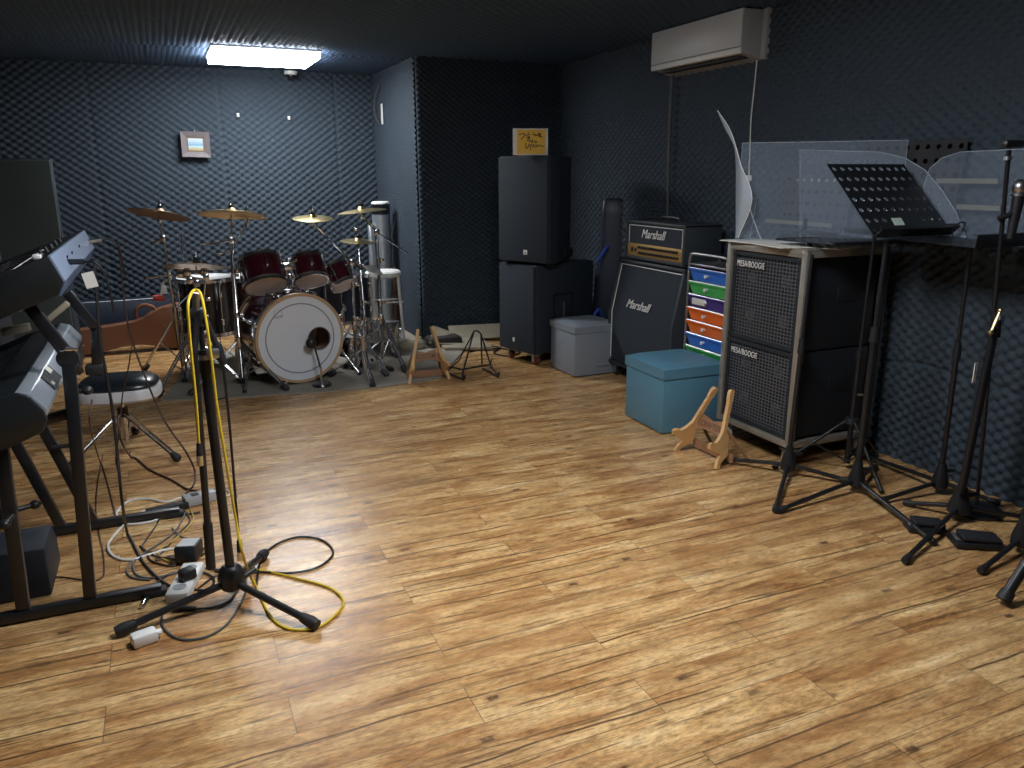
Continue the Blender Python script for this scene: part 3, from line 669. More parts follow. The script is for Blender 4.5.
def gig_bag():
    t = thing('gig_bag', 'dark tall gig bag with a painted blue sheen leaning upright in the corner', 'instrument case', (3.0, 5.15, 0))
    c = AY(608, 300, 5.25); lo = AY(611, 350, 5.15); lo.z = .01; hi = AY(614, 198, 5.15)
    m = MB()
    secs = [(0, .16, .07), (.04, .19, .085), (.25, .20, .09), (.36, .17, .085), (.5, .165, .08), (.62, .13, .07), (.9, .115, .06), (.98, .105, .055), (1.0, .08, .04)]
    rings = []
    for s_, w_, d_ in secs:
        p = lo.lerp(hi, s_); ring = []
        for k in range(20):
            a = 2*PI*k/20; ca, sa = math.cos(a), math.sin(a); ca = math.copysign(abs(ca)**.5, ca); sa = math.copysign(abs(sa)**.5, sa)
            v = V((.85, -.52, 0))*ca*w_*.82+V((.52, .85, 0))*sa*d_; ring.append(m.b.verts.new(p+v))
        rings.append(ring)
    for a, b in zip(rings, rings[1:]):
        for k in range(20): m.b.faces.new((a[k], a[(k+1) % 20], b[(k+1) % 20], b[k]))
    m.b.faces.new(rings[0][::-1]); m.b.faces.new(rings[-1]); m.build('body', 'black_bag_navy', t)
    for k, (py, px) in enumerate(((255, 603), (312, 598))):
        q = MB(); p = AY(px, py, 5.05); q.tube(cr([p+V((-.05, 0, -.05)), p+V((0, -.005, .02)), p+V((.05, .02, .06 if k == 0 else -.05))]), .012, 8); q.build('blue_glow_band', 'blue_glow', t)  # blue glow around the bag imitated by coloured tubes, not real straps
mat('black_bag_navy', (.012, .018, .040), .45)
gig_bag()

# ------------------------------------------------------------------ storage ottomans
def ottoman(label, c, cr_, ang, w, d, h, m_, lid):
    x, y = c; t = thing('storage_ottoman', label, 'ottoman', (x, y, 0), 'storage ottomans'); m = rotz(ang, (x, y, 0))
    MB().box((0, 0, (h-lid)/2+.004), (w-.012, d-.012, h-lid-.006), m, bev=.006).build('box_body', m_, t)
    q = MB(); n = 14; top = []
    # cushioned lid: grid with a tufted dome
    def hz(u, v):
        e = (1-abs(u)**6)*(1-abs(v)**6); z = h-.022+.022*e
        for tu, tv in ((-.36, -.36), (.36, -.36), (-.36, .36), (.36, .36)): z -= .010*math.exp(-((u-tu)**2+(v-tv)**2)/.012)
        return z
    g = [[q.b.verts.new((w/2*(u), d/2*(v), hz(u, v))) for v in [(-1+2*j/n) for j in range(n+1)]] for u in [(-1+2*i/n) for i in range(n+1)]]
    for i in range(n):
        for j in range(n): q.b.faces.new((g[i][j], g[i+1][j], g[i+1][j+1], g[i][j+1]))
    rim = [g[i][0] for i in range(n+1)]+[g[n][j] for j in range(1, n+1)]+[g[i][n] for i in range(n-1, -1, -1)]+[g[0][j] for j in range(n-1, 0, -1)]
    lo = [q.b.verts.new((v.co.x, v.co.y, h-lid)) for v in rim]; k = len(rim)
    for i in range(k): q.b.faces.new((rim[i], rim[(i+1) % k], lo[(i+1) % k], lo[i]))
    q.b.faces.new(lo); bmesh.ops.transform(q.b, matrix=m, verts=q.b.verts); lo_ = q.build('cushioned_lid', m_, t)
    for tu, tv in ((-.36, -.36), (.36, -.36), (-.36, .36), (.36, .36)):
        MB().ball(m @ V((w/2*tu, d/2*tv, h-.008)), .007, (1, 1, .5)).build('button', m_, lo_)
    return t, m
a = V((2.303, 3.245)); b = V((2.255, 3.58)); dd = (b-a).normalized(); nn = V((dd.y, -dd.x))
W = .35
cc = V((2.290, 3.250))+V((.190, .19))
ottoman('teal blue cube ottoman with a padded lid in front of the drawers', cc, 0, -.02, .39, .39, .375, 'teal_leather', .075)
a = V((2.408, 4.543)); dd = V((-.02, 1)).normalized(); nn = V((1, .02)).normalized()
cc = a+dd*.18+nn*.18+V((.02, -.05))
t, m = ottoman('grey cube ottoman with padded lid between bass cabinet and guitar amplifier', cc, 0, .02, .36, .36, .365, 'grey_leather', .065)
MB().box((.04, -.182, .075), (.09, .006, .018), m, bev=.002).build('pull_tab', 'grey_leather', t)

# ------------------------------------------------------------------ guitar amplifier stack
def amp_stack():
    y0, y1 = 3.79, 4.53; x0 = 2.70
    t = thing('speaker_cabinet', 'black slanted guitar speaker cabinet with white piping and script logo, on castors', 'speaker cabinet', (2.9, (y0+y1)/2, 0), 'guitar amplifier stack')
    z0, z1, zk = .085, .79, .44
    def ext(poly, ya, yb, name, mm, bev=0):   # poly in (x,z)
        m = Matrix(((1, 0, 0, 0), (0, 0, 1, ya), (0, 1, 0, 0), (0, 0, 0, 1)))
        return MB().prism(poly, yb-ya, m, bev).build(name, mm, t)
    xt = 2.775
    shell = [(x0, z0), (x0, zk), (xt, z1), (3.04, z1), (3.04, z0)]
    ext([(x0+.03, z0), (x0+.03, zk), (xt+.03, z1-.006), (3.04, z1-.006), (3.04, z0)], y0+.015, y1-.015, 'cabinet', 'tolex')
    ext(shell, y0, y0+.022, 'side_panel', 'tolex_edge', .005); ext(shell, y1-.022, y1, 'side_panel', 'tolex_edge', .005)
    ext([(x0, z0), (x0, z0+.022), (3.04, z0+.022), (3.04, z0)], y0, y1, 'bottom_panel', 'tolex_edge', .004)
    ext([(xt-.004, z1-.022), (xt, z1), (3.04, z1), (3.04, z1-.022)], y0, y1, 'top_panel', 'tolex_edge', .004)
    g = ext([(x0+.012, z0+.03), (x0+.012, zk), (xt+.012, z1-.028), (xt+.03, z1-.028), (x0+.03, zk), (x0+.03, z0+.03)], y0+.026, y1-.026, 'grille_cloth', 'speaker_cloth')
    e = .034; zt = z1-.036; fx = lambda z: (x0 if z <= zk else x0+(xt-x0)*(z-zk)/(z1-zk))+.010
    loop = [(fx(z), y, z) for y, z in ((y0+e, z0+.04), (y0+e, zk), (y0+e, zt), (y1-e, zt), (y1-e, zk), (y1-e, z0+.04), (y0+e, z0+.04))]
    MB().tube(loop[2:6], .0035, 6).build('white_piping', 'white_plastic', t)
    nrm = V((-(z1-zk), 0, (xt-x0))).normalized()
    upv = V((xt-x0, 0, z1-zk)).normalized()
    text_mesh('script_logo', 'Marshall', .080, 'white_plastic', face_m((fx(.525)-.006, 4.205, .515), (0, -1, .0), upv), t, ext=.002, shear=.35, sx=.98)
    for y in (y0+.01, y1-.01):
        for z in (z0+.02, z1-.02): MB().box((fx(z)+.004, y, z), (.03, .03, .045), bev=.010).build('corner_guard', 'black_plastic', t)
    for sx in (2.75, 2.98):
        for y in (y0+.07, y1-.07): caster(t, sx, y, 'rubber', .032)
    # head
    h0, h1 = y0+.0, y1-.09; xh = 2.765; a0, a1 = z1+.012, 1.045
    t = thing('amplifier_head', 'black guitar amplifier head with gold control panel, on the slanted cabinet', 'amplifier', (2.9, (h0+h1)/2, z1), 'guitar amplifier stack')
    MB().box((xh+.14, (h0+h1)/2, (a0+a1)/2), (.25, h1-h0-.01, a1-a0-.008), bev=.008).build('case', 'tolex', t)
    for y in (h0+.011, h1-.011): MB().box((xh+.125, y, (a0+a1)/2), (.27, .022, a1-a0), bev=.007).build('side_panel', 'tolex_edge', t)
    MB().box((xh+.125, (h0+h1)/2, a1-.010), (.27, h1-h0, .020), bev=.006).build('top_panel', 'tolex_edge', t)
    MB().box((xh+.125, (h0+h1)/2, a0+.010), (.27, h1-h0, .020), bev=.006).build('bottom_panel', 'tolex_edge', t)
    MB().box((xh+.010, (h0+h1)/2, a0+.160), (.012, h1-h0-.05, .125)).build('front_cloth', 'speaker_cloth', t)
    ym, yn = h0+.036, h1-.036; zlo, zhi = a0+.104, a1-.030
    MB().tube([(xh+.003, yn, zlo), (xh+.003, yn, zhi), (xh+.003, ym, zhi), (xh+.003, ym, zlo)], .0032, 6).build('white_piping', 'white_plastic', t)
    g = MB().box((xh+.006, (h0+h1)/2, a0+.060), (.012, h1-h0-.048, .078), bev=.002).build('control_panel', 'gold_panel', t)
    for r_ in range(2):
        for k in range(14):
            y = yn-.13-k*.031-r_*.01
            MB().cyl((xh+.001, y, a0+.078-r_*.034), (xh-.014, y, a0+.078-r_*.034), .0085, .007, 12).build('knob', 'black_plastic', g)
    MB().box((xh-.001, yn-.045, a0+.060), (.008, .02, .03), bev=.002).build('switch', 'black_plastic', g)
    MB().box((xh-.001, yn-.085, a0+.060), (.008, .016, .024), bev=.002).build('switch', 'black_plastic', g)
    text_mesh('script_logo', 'Marshall', .078, 'white_plastic', face_m((xh-.002, 4.13, a0+.163), (0, -1, 0), (0, 0, 1)), t, ext=.002, shear=.35, sx=.98)
    q = MB().tube(cr([(xh+.12, 4.02, a1-.002), (xh+.12, 4.04, a1+.022), (xh+.12, 4.20, a1+.022), (xh+.12, 4.22, a1-.002)]), .009, 8); q.build('carry_handle', 'black_plastic', t)
amp_stack()

# ------------------------------------------------------------------ drawer trolley
def trolley():
    x0, x1 = 2.70, 2.91; y0, y1 = 3.31, 3.655; zt = .850
    t = thing('drawer_trolley', 'narrow metal trolley of small plastic drawers in many colours', 'drawer trolley', ((x0+x1)/2, (y0+y1)/2, 0))
    for x in (x0, x1):
        for y in (y0, y1):
            l = MB().tube([(x, y, .05), (x, y, zt)], .008, 10).build('post', 'steel', t)
            caster(t, x, y, 'rubber', .018)
    q = MB().tube(cr([(x0, y1, zt), (x0, y1-.01, zt+.035), (x0, y1-.05, zt+.05), (x0, y0+.05, zt+.05), (x0, y0+.01, zt+.035), (x0, y0, zt)]), .008, 10); q.build('top_handle', 'steel', t)
    q = MB().box(((x0+x1)/2, (y0+y1)/2, zt-.010), (x1-x0, y1-y0, .012), bev=.003); q.build('top_tray', 'steel', t)
    cols = ['blue', 'green', 'purple', 'orange', 'orange', 'blue', 'green', 'orange', 'purple', 'blue', 'green', 'orange']
    P = .074
    for k, cl in enumerate(cols):
        z1 = zt-.035-k*P; z0 = z1-.062
        if z0 < .06: break
        for x in (x0, x1): pass
        m = MB(); ya, yb = y0+.010, y1-.010; i = .024
        A = [(x0-.004, ya, z1), (x0-.004, yb, z1), (x1, yb, z1), (x1, ya, z1)]; B = [(x0+.008, ya+i, z0), (x0+.008, yb-i, z0), (x1-.01, yb-i, z0), (x1-.01, ya+i, z0)]
        a = [m.b.verts.new(p) for p in A]; b = [m.b.verts.new(p) for p in B]
        for j in range(4): m.b.faces.new((a[j], a[(j+1) % 4], b[(j+1) % 4], b[j]))
        m.b.faces.new(b)
        m.box(((x0+x1)/2, ya, z1), (x1-x0+.016, .008, .007)).box(((x0+x1)/2, yb, z1), (x1-x0+.016, .008, .007)).box((x0-.006, (ya+yb)/2, z1), (.012, yb-ya, .008))
        d = m.build('drawer', 'drawer_'+cl, t); d['label'] = {'blue': 'blue', 'green': 'green', 'purple': 'dark purple', 'orange': 'orange'}[cl]+' plastic drawer'
        MB().cyl((x0, (ya+yb)/2, z1-.028), (x0-.020, (ya+yb)/2, z1-.028), .007, .010).build('knob', 'white_plastic', d)
        if k == 2: MB().box((x0-.003, yb-.10, z1-.028), (.006, .12, .036), bev=.001).build('paper_label', 'paper', d)
        MB().tube([(x0, y1, z1+.006), (x0, y0, z1+.006)], .003, 6).build('rail', 'steel', t)
    MB().cyl((x0+.04, y0+.05, zt-.003), (x0+.04, y0+.05, zt+.028), .016).build('x', 'white_plastic', t).name = 'small_jar'
trolley()
o = bpy.data.objects['small_jar']; jb = o.data; 
o['_w'] = [0, 0, 0]; pw = V(o.parent['_w']); o.parent = None
for v in jb.vertices: v.co += pw-V((2.74, 3.36, .847))
o.location = (2.74, 3.36, .847); tag(o, 'small white jar on top of the coloured drawer trolley', 'jar')
# dark case behind the trolley
q = MB().box((3.015, 3.62, .42), (.15, .26, .80), bev=.02); single(q, 'equipment_case', 'case_dark', 'dark box standing between guitar amplifier and drawers', 'case', (3.015, 3.62, .01))

# ------------------------------------------------------------------ bass cabinets in a metal rack
def rack():
    x0, x1, y0, y1 = 2.535, 3.04, 2.60, 3.13; zb, zt = .10, 1.005
    t = thing('rack_frame', 'metal rack on castors holding the two bass cabinets', 'rack', ((x0+x1)/2, (y0+y1)/2, 0))
    w = .030
    for x in (x0+w/2, x1-w/2):
        for y in (y0+w/2, y1-w/2): MB().box((x, y, (zb+zt)/2), (w, w, zt-zb), bev=.003).build('post', 'rack_metal', t)
    for z in (zb+w/2, zt-w/2):
        for x in (x0+w/2, x1-w/2): MB().box((x, (y0+y1)/2, z), (w, y1-y0-2*w, w), bev=.003).build('rail', 'rack_metal', t)
        for y in (y0+w/2, y1-w/2): MB().box(((x0+x1)/2, y, z), (x1-x0-2*w, w, w), bev=.003).build('rail', 'rack_metal', t)
    MB().box(((x0+x1)/2, (y0+y1)/2, zt+.004), (x1-x0, y1-y0, .008), bev=.002).build('top_plate', 'rack_metal', t)
    for x in (x0+.04, x1-.04):
        for y in (y0+.04, y1-.04): caster(t, x, y, 'white_plastic', .036)
    zs = [(zb+w+.004, zb+w+.004+.408), (zb+w+.418, zt-w-.004)]
    for k, (a, b) in enumerate(zs):
        cx = (x0+x1)/2; cy = (y0+y1)/2; yw = y1-y0-2*w-.012; f = x0+.012
        lab = ('lower' if k == 0 else 'upper')
        c = thing('bass_cabinet', lab+' black bass cabinet with metal grille in the rack', 'speaker cabinet', (cx, cy, a), 'bass cabinets in the metal rack')
        d = x1-w-f
        MB().box((f+.03+(d-.03)/2, cy, (a+b)/2), (d-.03, yw, b-a), bev=.008).build('cabinet', 'tolex', c)
        q = MB(); e = .020
        for yy in (cy-yw/2+e/2, cy+yw/2-e/2): q.box((f+.016, yy, (a+b)/2), (.032, e, b-a), bev=.004)
        q2 = MB().box((f+.016, cy, a+e/2), (.032, yw-2*e, e), bev=.003).box((f+.016, cy, b-e/2), (.032, yw-2*e, e), bev=.003)
        # one frame ring
        q.b.free(); q2.b.free(); q = MB()
        O = [(cy-yw/2, a), (cy+yw/2, a), (cy+yw/2, b), (cy-yw/2, b)]; I = [(cy-yw/2+e, a+e), (cy+yw/2-e, a+e), (cy+yw/2-e, b-e), (cy-yw/2+e, b-e)]
        R = [[q.b.verts.new((xx, y, z)) for y, z in pts] for xx, pts in ((f, O), (f, I), (f+.032, I), (f+.032, O))]
        for r_ in range(4):
            A, B = R[r_], R[(r_+1) % 4]
            for j in range(4): q.b.faces.new((A[j], A[(j+1) % 4], B[(j+1) % 4], B[j]))
        q.build('front_frame', 'tolex', c, smooth=False)
        # grille: welded grid
        q = MB(); ya, yb_, za, zb_ = cy-yw/2+e, cy+yw/2-e, a+e, b-e; n = 20
        for i in range(n+1):
            y = ya+(yb_-ya)*i/n; q.box((f+.010, y, (za+zb_)/2), (.003, .0042, zb_-za))
        for i in range(24):
            z = za+(zb_-za)*i/23; q.box((f+.0075, cy, z), (.003, yb_-ya, .0042))
        q.build('grille', 'mesh_metal', c, smooth=False)
        for dy in (-.112, .112):
            for dz in (-.092, .092):
                mc = axis_m((f+.031, cy+dy, (a+b)/2+dz), (-1, 0, 0))
                s_ = MB().lathe([(.088, -.004), (.096, .0), (.096, .004), (.086, .006), (.076, .0), (.035, -.010+.004), (.0, -.004)], mc, 32).build('speaker_cone', 'cone', c)
                MB().lathe([(.034, -.002), (.026, .008), (.012, .013), (0, .014)], mc, 24).build('dust_cap', 'dust_cap', s_)
        lp = MB().box((f+.003, cy+yw/2-.125, b-.060), (.004, .195, .038), bev=.001).build('logo_plate', 'black_plastic', c)
        text_mesh('logo_lettering', 'MESA/BOOGIE', .042, 'white_plastic', face_m((f+.0005, cy+yw/2-.125, b-.060), (0, -1, 0), (0, 0, 1)), c, ext=.001, sx=.66, space=1.12)
        for sy in (-1, 1):
            for zc_ in (a+.012, b-.012): MB().box((f+.008, cy+sy*(yw/2-.010), zc_), (.026, .028, .032), bev=.008).build('corner_guard', 'black_plastic', c)
        MB().box((cx+.05, cy-yw/2-.001, (a+b)/2+.04), (.13, .006, .07), bev=.002).build('side_handle', 'black_plastic', c)
    MB().box((x0+.022, y0-.003, .545), (.012, .006, .075), bev=.001).build('latch', 'white_plastic', t)
rack()
for k, (x, y, r_) in enumerate(((2.62, 3.02, .1), (2.60, 2.82, -.2), (2.70, 2.70, .3))):
    single(MB().box((0, 0, 0), (.21, .29, .0035), rotz(r_, (x, y, 1.0145+.0005*k))), 'paper_sheet', 'paper', ('paper sheet lying on the rack nearest the drawers', 'paper sheet in the middle of the rack top front edge', 'paper sheet on the rack top nearest the microphone stands')[k], 'paper', (x, y, 1.0145), 'papers on the rack')
# ------------------------------------------------------------------ stands at the right
def knob(a, b, r=.010): return MB().cyl(a, b, r, r*.8, 12)
def straight_stand(name, label, cat, hub, top, feet, hub_h=.115, rp=.011, split=.5, group='black stands along the right wall', hub_r=.034, leg_r=.0095, z_leg=.075, knob_dir=(1, -.3), lift=None):
    """low cast hub with three straight legs; hub (x, y), top (x, y, z), feet = floor points"""
    x, y = hub; t = thing(name, label, cat, (x, y, 0), group)
    T = V(top); B0 = V((x, y, z_leg))
    MB().lathe([(0, .0), (hub_r*.55, .0), (hub_r, .012), (hub_r*.95, .045), (hub_r*.55, hub_h-.02), (hub_r*.5, hub_h), (0, hub_h)], Matrix.Translation((x, y, z_leg-.05)), 20).build('hub', 'black_plastic', t)
    p0 = V((x, y, z_leg-.05+hub_h-.01)); m_ = p0.lerp(T, split)
    MB().cyl(p0, m_, rp, n=16).build('lower_tube', 'black_metal', t)
    MB().cyl(m_, T, rp*.72, n=14).build('upper_tube', 'black_metal', t)
    MB().cyl(m_-V((0, 0, .035)), m_+V((0, 0, .03)), rp*1.5, rp*1.2, 14).build('clutch', 'black_plastic', t)
    k = V((knob_dir[0], knob_dir[1], 0)).normalized()
    knob(V((x, y, z_leg+.03)), V((x, y, z_leg+.03))+k*(hub_r+.026)).build('locking_knob', 'black_plastic', t)
    for fx, fy in feet:
        d = (V((fx, fy, 0))-V((x, y, 0))).normalized(); e = V((fx, fy, .016)); s_ = B0+d*hub_r*.6-V((0, 0, .02))
        l = MB().cyl(s_, e-d*.02+V((0, 0, .003)), leg_r, leg_r, 12).build('leg', 'black_metal', t)
        MB().tube([e-d*.035+V((0, 0, .004)), e, e+d*.012], [leg_r*1.15, leg_r*1.5, leg_r*1.2], 12).build('rubber_foot', 'rubber', l)
    return t
def desk(t, c, wdir, updir, w, h, rows, cols, mm='black_metal', lip=True, skip=(), hr=.010, th=.0022, name='desk'):
    """perforated music desk; c = centre of the bottom edge"""
    wd = V(wdir).normalized(); ud = V(updir).normalized(); n = wd.cross(ud); q = MB(); cw, ch = w/cols, h/rows; cache = {}
    def vt(x, y):
        k = (round(x, 5), round(y, 5))
        if k not in cache: cache[k] = q.b.verts.new(V(c)+wd*x+ud*y)
        return cache[k]
    for i in range(cols):
        for j in range(rows):
            x0, y0 = -w/2+i*cw, j*ch; cx, cy = x0+cw/2, y0+ch/2
            P = [(x0, y0), (cx, y0), (x0+cw, y0), (x0+cw, cy), (x0+cw, y0+ch), (cx, y0+ch), (x0, y0+ch), (x0, cy)]
            if (i, j) in skip: q.b.faces.new([vt(*p) for p in P]); continue
            A = [math.radians(a) for a in (225, 270, 315, 0, 45, 90, 135, 180)]
            I = [(cx+hr*math.cos(a), cy+hr*math.sin(a)) for a in A]
            for k in range(8):
                k2 = (k+1) % 8; q.b.faces.new([vt(*P[k]), vt(*P[k2]), vt(*I[k2]), vt(*I[k])])
    o = q.build(name, mm, t, smooth=False); md = o.modifiers.new('thick', 'SOLIDIFY'); md.thickness = th; md.offset = 0
    if lip:
        q = MB(); m = face_m(V(c)+n*.022, wd, ud); q.box((0, 0.0, 0), (w, .003, .048), m, bev=.001); q.box((0, .009, .024), (w, .018, .003), m, bev=.001); q.build('lip', mm, t)
    return o
g0 = lambda px, py: G(px, py, 0)
h = g0(787, 476); straight_stand('microphone_stand', 'black straight stand directly before the right front corner of the rack', 'stand', (h.x, h.y), (h.x+.012, h.y-.01, 1.00), [(g0(722, 462).x, g0(722, 462).y), (g0(775, 513).x, g0(775, 513).y), (g0(848, 484).x, g0(848, 484).y)], split=.55)
h = g0(855, 492); straight_stand('microphone_stand', 'black straight stand with its hub in front of the folding music stand', 'stand', (h.x, h.y), (h.x+.03, h.y+.02, 1.07), [(g0(778, 514).x+.01, g0(778, 514).y), (g0(932, 545).x, g0(932, 545).y), (g0(875, 470).x, g0(875, 470).y)], rp=.014, split=.6, hub_r=.036)
h = g0(938, 494)
t = straight_stand('music_stand', 'black stand against the foam wall carrying a flat music desk', 'music stand', (h.x-.0, h.y+.0), (h.x-.04, h.y-.01, 1.05), [(g0(880, 504).x, g0(880, 504).y), (g0(1000, 505).x-.02, g0(1000, 505).y), (2.98, 2.62)], split=.55)
desk(t, (2.90, h.y-.15, 1.065), (1, 0, 0), (0, 1, .02), .36, .46, 6, 7, lip=True)
h = g0(957, 520)
t = straight_stand('microphone_stand', 'thick double-tube black stand with white label, beside the floor pedals', 'stand', (h.x, h.y), (h.x+.045, h.y+.0, .83), [(g0(905, 564).x, g0(905, 564).y), (g0(906, 506).x, g0(906, 506).y), (3.06, 1.72)], rp=.015, split=.92, hub_r=.042, group=None)
MB().cyl((h.x-.035, h.y-.02, .13), (h.x+.01, h.y-.02, .78), .012).build('folded_boom', 'black_metal', t)
MB().box((h.x+.055, h.y, .80), (.03, .03, .04), bev=.006).build('boom_clamp', 'steel', t)
MB().tube([(h.x+.01, h.y-.03, .84), (h.x-.02, h.y-.03, .77)], .006, 8).ball((h.x+.012, h.y-.03, .845), .010).ball((h.x-.022, h.y-.03, .765), .010).build('tee_handle', 'brass', t)
lm = AY(977, 373, h.y-.04); MB().box((lm.x-.004, h.y-.035, lm.z), (.016, .003, .075), Matrix.Identity(4)).build('white_label', 'white_plastic', t)
# tall thin stand with microphone
b = G(985, 500); bx, by = 3.0, 1.93
tp = AY(1009, 150, 1.93)
t = thing('microphone_stand', 'tall thin black stand with a microphone clip high at the right', 'stand', (bx-.05, by, 0))
MB().cyl((bx-.09, by, .03), (tp.x, by, tp.z), .008).build('pole', 'black_metal', t)
MB().lathe([(0, 0), (.10, 0), (.10, .012), (.03, .03), (0, .03)], Matrix.Translation((bx-.09, by, 0)), 28).build('round_base', 'black_metal', t)
MB().cyl((tp.x, by, tp.z-.035), (tp.x, by, tp.z-.022), .014).build('collar', 'steel', t)
q = MB().box((tp.x-.0, by-.01, tp.z+.02), (.10, .03, .028), bev=.012); q.build('microphone_clip', 'black_plastic', t)
m1 = AY(1019, 196, 1.90); t = thing('microphone', 'black handheld microphone clipped low on the tall thin stand', 'microphone', tuple(m1))
MB().cyl(m1, m1+V((-.01, 0, -.15)), .021, .014, 16).build('handle', 'black_plastic', t)
MB().ball(m1+V((0, 0, .03)), .027, (1, 1, 1.1), 16).build('grille_head', 'steel', t)
MB().cyl(m1+V((0, 0, .0)), m1+V((0, 0, .008)), .027).build('ring', 'steel', t)
MB().cyl(m1+V((-.01, .0, -.06)), (tp.x, by, m1.z-.08), .010).build('clip', 'black_plastic', t)
# stand whose hub is beyond the right edge
t = straight_stand('microphone_stand', 'black stand cut off by the right edge of the photo', 'stand', (2.72, 1.62), (2.76, 1.62, .80), [(g0(981, 574).x, g0(981, 574).y), (3.0, 1.80), (2.93, 1.42)], rp=.014, group=None)
a = g0(1000, 606); t = thing('speaker_stand', 'thick black tripod leg with round foot at the lower right corner', 'stand', (2.55, 1.30, 0))
e = V((a.x+.012, a.y, .022)); tp2 = V((2.62, 1.40, .42)); d = (tp2-e).normalized()
l = MB().cyl(e, tp2, .017, n=18).build('leg', 'black_metal', t); MB().tube([e-d*.004, e+d*.03], [.024, .021], 16).build('rubber_foot', 'rubber', l)
MB().cyl((2.66, 1.36, .02), (2.66, 1.36, 1.0), .018).build('pole', 'black_metal', t); MB().cyl((2.66, 1.36, .38), (2.66, 1.36, .46), .035).build('collar', 'black_plastic', t)
l = MB().cyl((2.68, 1.34, .42), (2.95, 1.12, .02), .017, n=18).build('leg', 'black_metal', t)
l = MB().cyl((2.66, 1.34, .42), (2.50, 1.00, .02), .017, n=18).build('leg', 'black_metal', t)

# folding music stand with the perforated tilted desk
def folding_music_stand():
    x, y = 2.80, 2.50; t = thing('music_stand', 'folding music stand with a tilted perforated black desk and pale sticker', 'music stand', (x, y, 0))
    MB().cyl((x, y, .06), (x, y, .55), .012).build('lower_tube', 'black_metal', t); MB().cyl((x, y, .55), (x-.015, y-.02, 1.10), .008).build('upper_tube', 'black_metal', t)
    MB().cyl((x, y, .53), (x, y, .57), .017).build('clutch', 'black_plastic', t); knob((x, y, .36), (x+.03, y-.02, .36), .007).build('locking_knob', 'steel', t)
    MB().lathe([(0, 0), (.018, 0), (.035, .012), (.03, .035), (0, .04)], Matrix.Translation((x, y, .215)), 18).build('upper_collar', 'black_plastic', t)
    MB().cyl((x, y, .03), (x, y, .055), .016).build('lower_collar', 'black_plastic', t)
    for fx, fy in ((2.47, 2.62), (3.06, 2.56), (2.70, 2.21)):
        d = V((fx-x, fy-y, 0)).normalized(); s_ = V((x, y, .235))+d*.025; e = V((fx, fy, .012))
        l = MB().cyl(s_, e, .0075, n=10).build('leg', 'black_metal', t)
        MB().cyl(e-d*.02+V((0, 0, .012)), e, .011).build('rubber_foot', 'rubber', l)
        MB().cyl(V((x, y, .042))+d*.012, s_.lerp(e, .45), .0045, n=8).build('brace', 'black_metal', t)
    bc = V((2.785, 2.285, 1.088)); ud = V((-.04, .25, .285))
    skip = {(4, 0), (5, 0), (6, 0), (3, 1), (4, 1), (5, 1), (6, 1), (3, 0)}
    o = desk(t, bc, (1, -.02, 0), ud, .43, .375, 7, 10, skip=skip, hr=.0105)
    m = face_m(bc+V((-.05, .0, 0))+ud.normalized()*.060+V((0, -.006, .0)), (1, -.02, 0), ud)
    MB().box((0, .01, .003), (.055, .036, .001), m).build('pale_sticker', 'sticker', o)
    MB().tube(cr([bc+V((.18, -.03, .01)), bc+V((.19, -.045, .045)), bc+V((.23, -.045, .045)), bc+V((.24, -.03, .005))]), .003, 6).build('page_clip', 'black_metal', t)
    MB().box((x-.015, y-.10, 1.10), (.05, .18, .012), bev=.003).build('desk_bracket', 'black_metal', t)
folding_music_stand()
# flat desk over the rack top (front stand)
t = thing('music_desk', 'black music desk lying flat over the papers on the rack', 'music desk', (2.80, 2.66, 1.03))
desk(t, (2.79, 2.49, 1.040), (1, 0, 0), (0, 1, 0), .44, .34, 6, 9, lip=False, th=.004)
MB().tube([(2.57, 2.49, 1.045), (3.01, 2.49, 1.045)], .008, 8).build('rolled_edge', 'black_metal', t)
MB().tube([(2.57, 2.835, 1.04), (3.01, 2.835, 1.04)], .005, 8).build('rolled_edge', 'black_metal', t)
for dx in (-.15, .15): MB().cyl((2.79+dx, 2.70, 1.016), (2.79+dx, 2.70, 1.039), .012).build('spacer', 'black_metal', t)

# desks leaning against the wall behind the clear screens
def lean_desk(label, p0, p1, zb, zt, xb, xt, rows, cols, group='perforated desks leaning on the right wall', skip=()):
    c = V((xb, (p0+p1)/2, zb)); w = abs(p0-p1); ud = V((xt-xb, 0, zt-zb))
    t = thing('music_desk', label, 'music desk', tuple(c), group)
    desk(t, c, (0, -1, 0), ud, w, ud.length, rows, cols, mm='rubber', hr=.012, th=.003, skip=skip)
    q = MB().cyl((xb-.04, (p0+p1)/2, .0), (xb-.04, (p0+p1)/2, zb+.08), .010, n=12); q.build('pole', 'black_metal', t)
    MB().lathe([(0, 0), (.05, 0), (.05, .01), (.02, .03), (0, .03)], Matrix.Translation((xb-.04, (p0+p1)/2, 0)), 20).build('base', 'black_metal', t)
lean_desk('left perforated music desk near the wall, behind the clear screen', 3.36, 2.90, 1.03, 1.33, 3.055, 3.085, 5, 9)
lean_desk('large perforated music desk near the wall, highest behind the tilted one', 2.86, 2.33, 1.06, 1.47, 3.05, 3.085, 7, 10)

single(MB().box((3.106, 3.17, 1.292), (.012, .34, .030)), 'added_card', 'white_plastic', 'added white card strip brightening the top holes of the left music desk', 'card', (3.106, 3.17, 1.292))  # made-up card, added so the desk holes show as bright dots
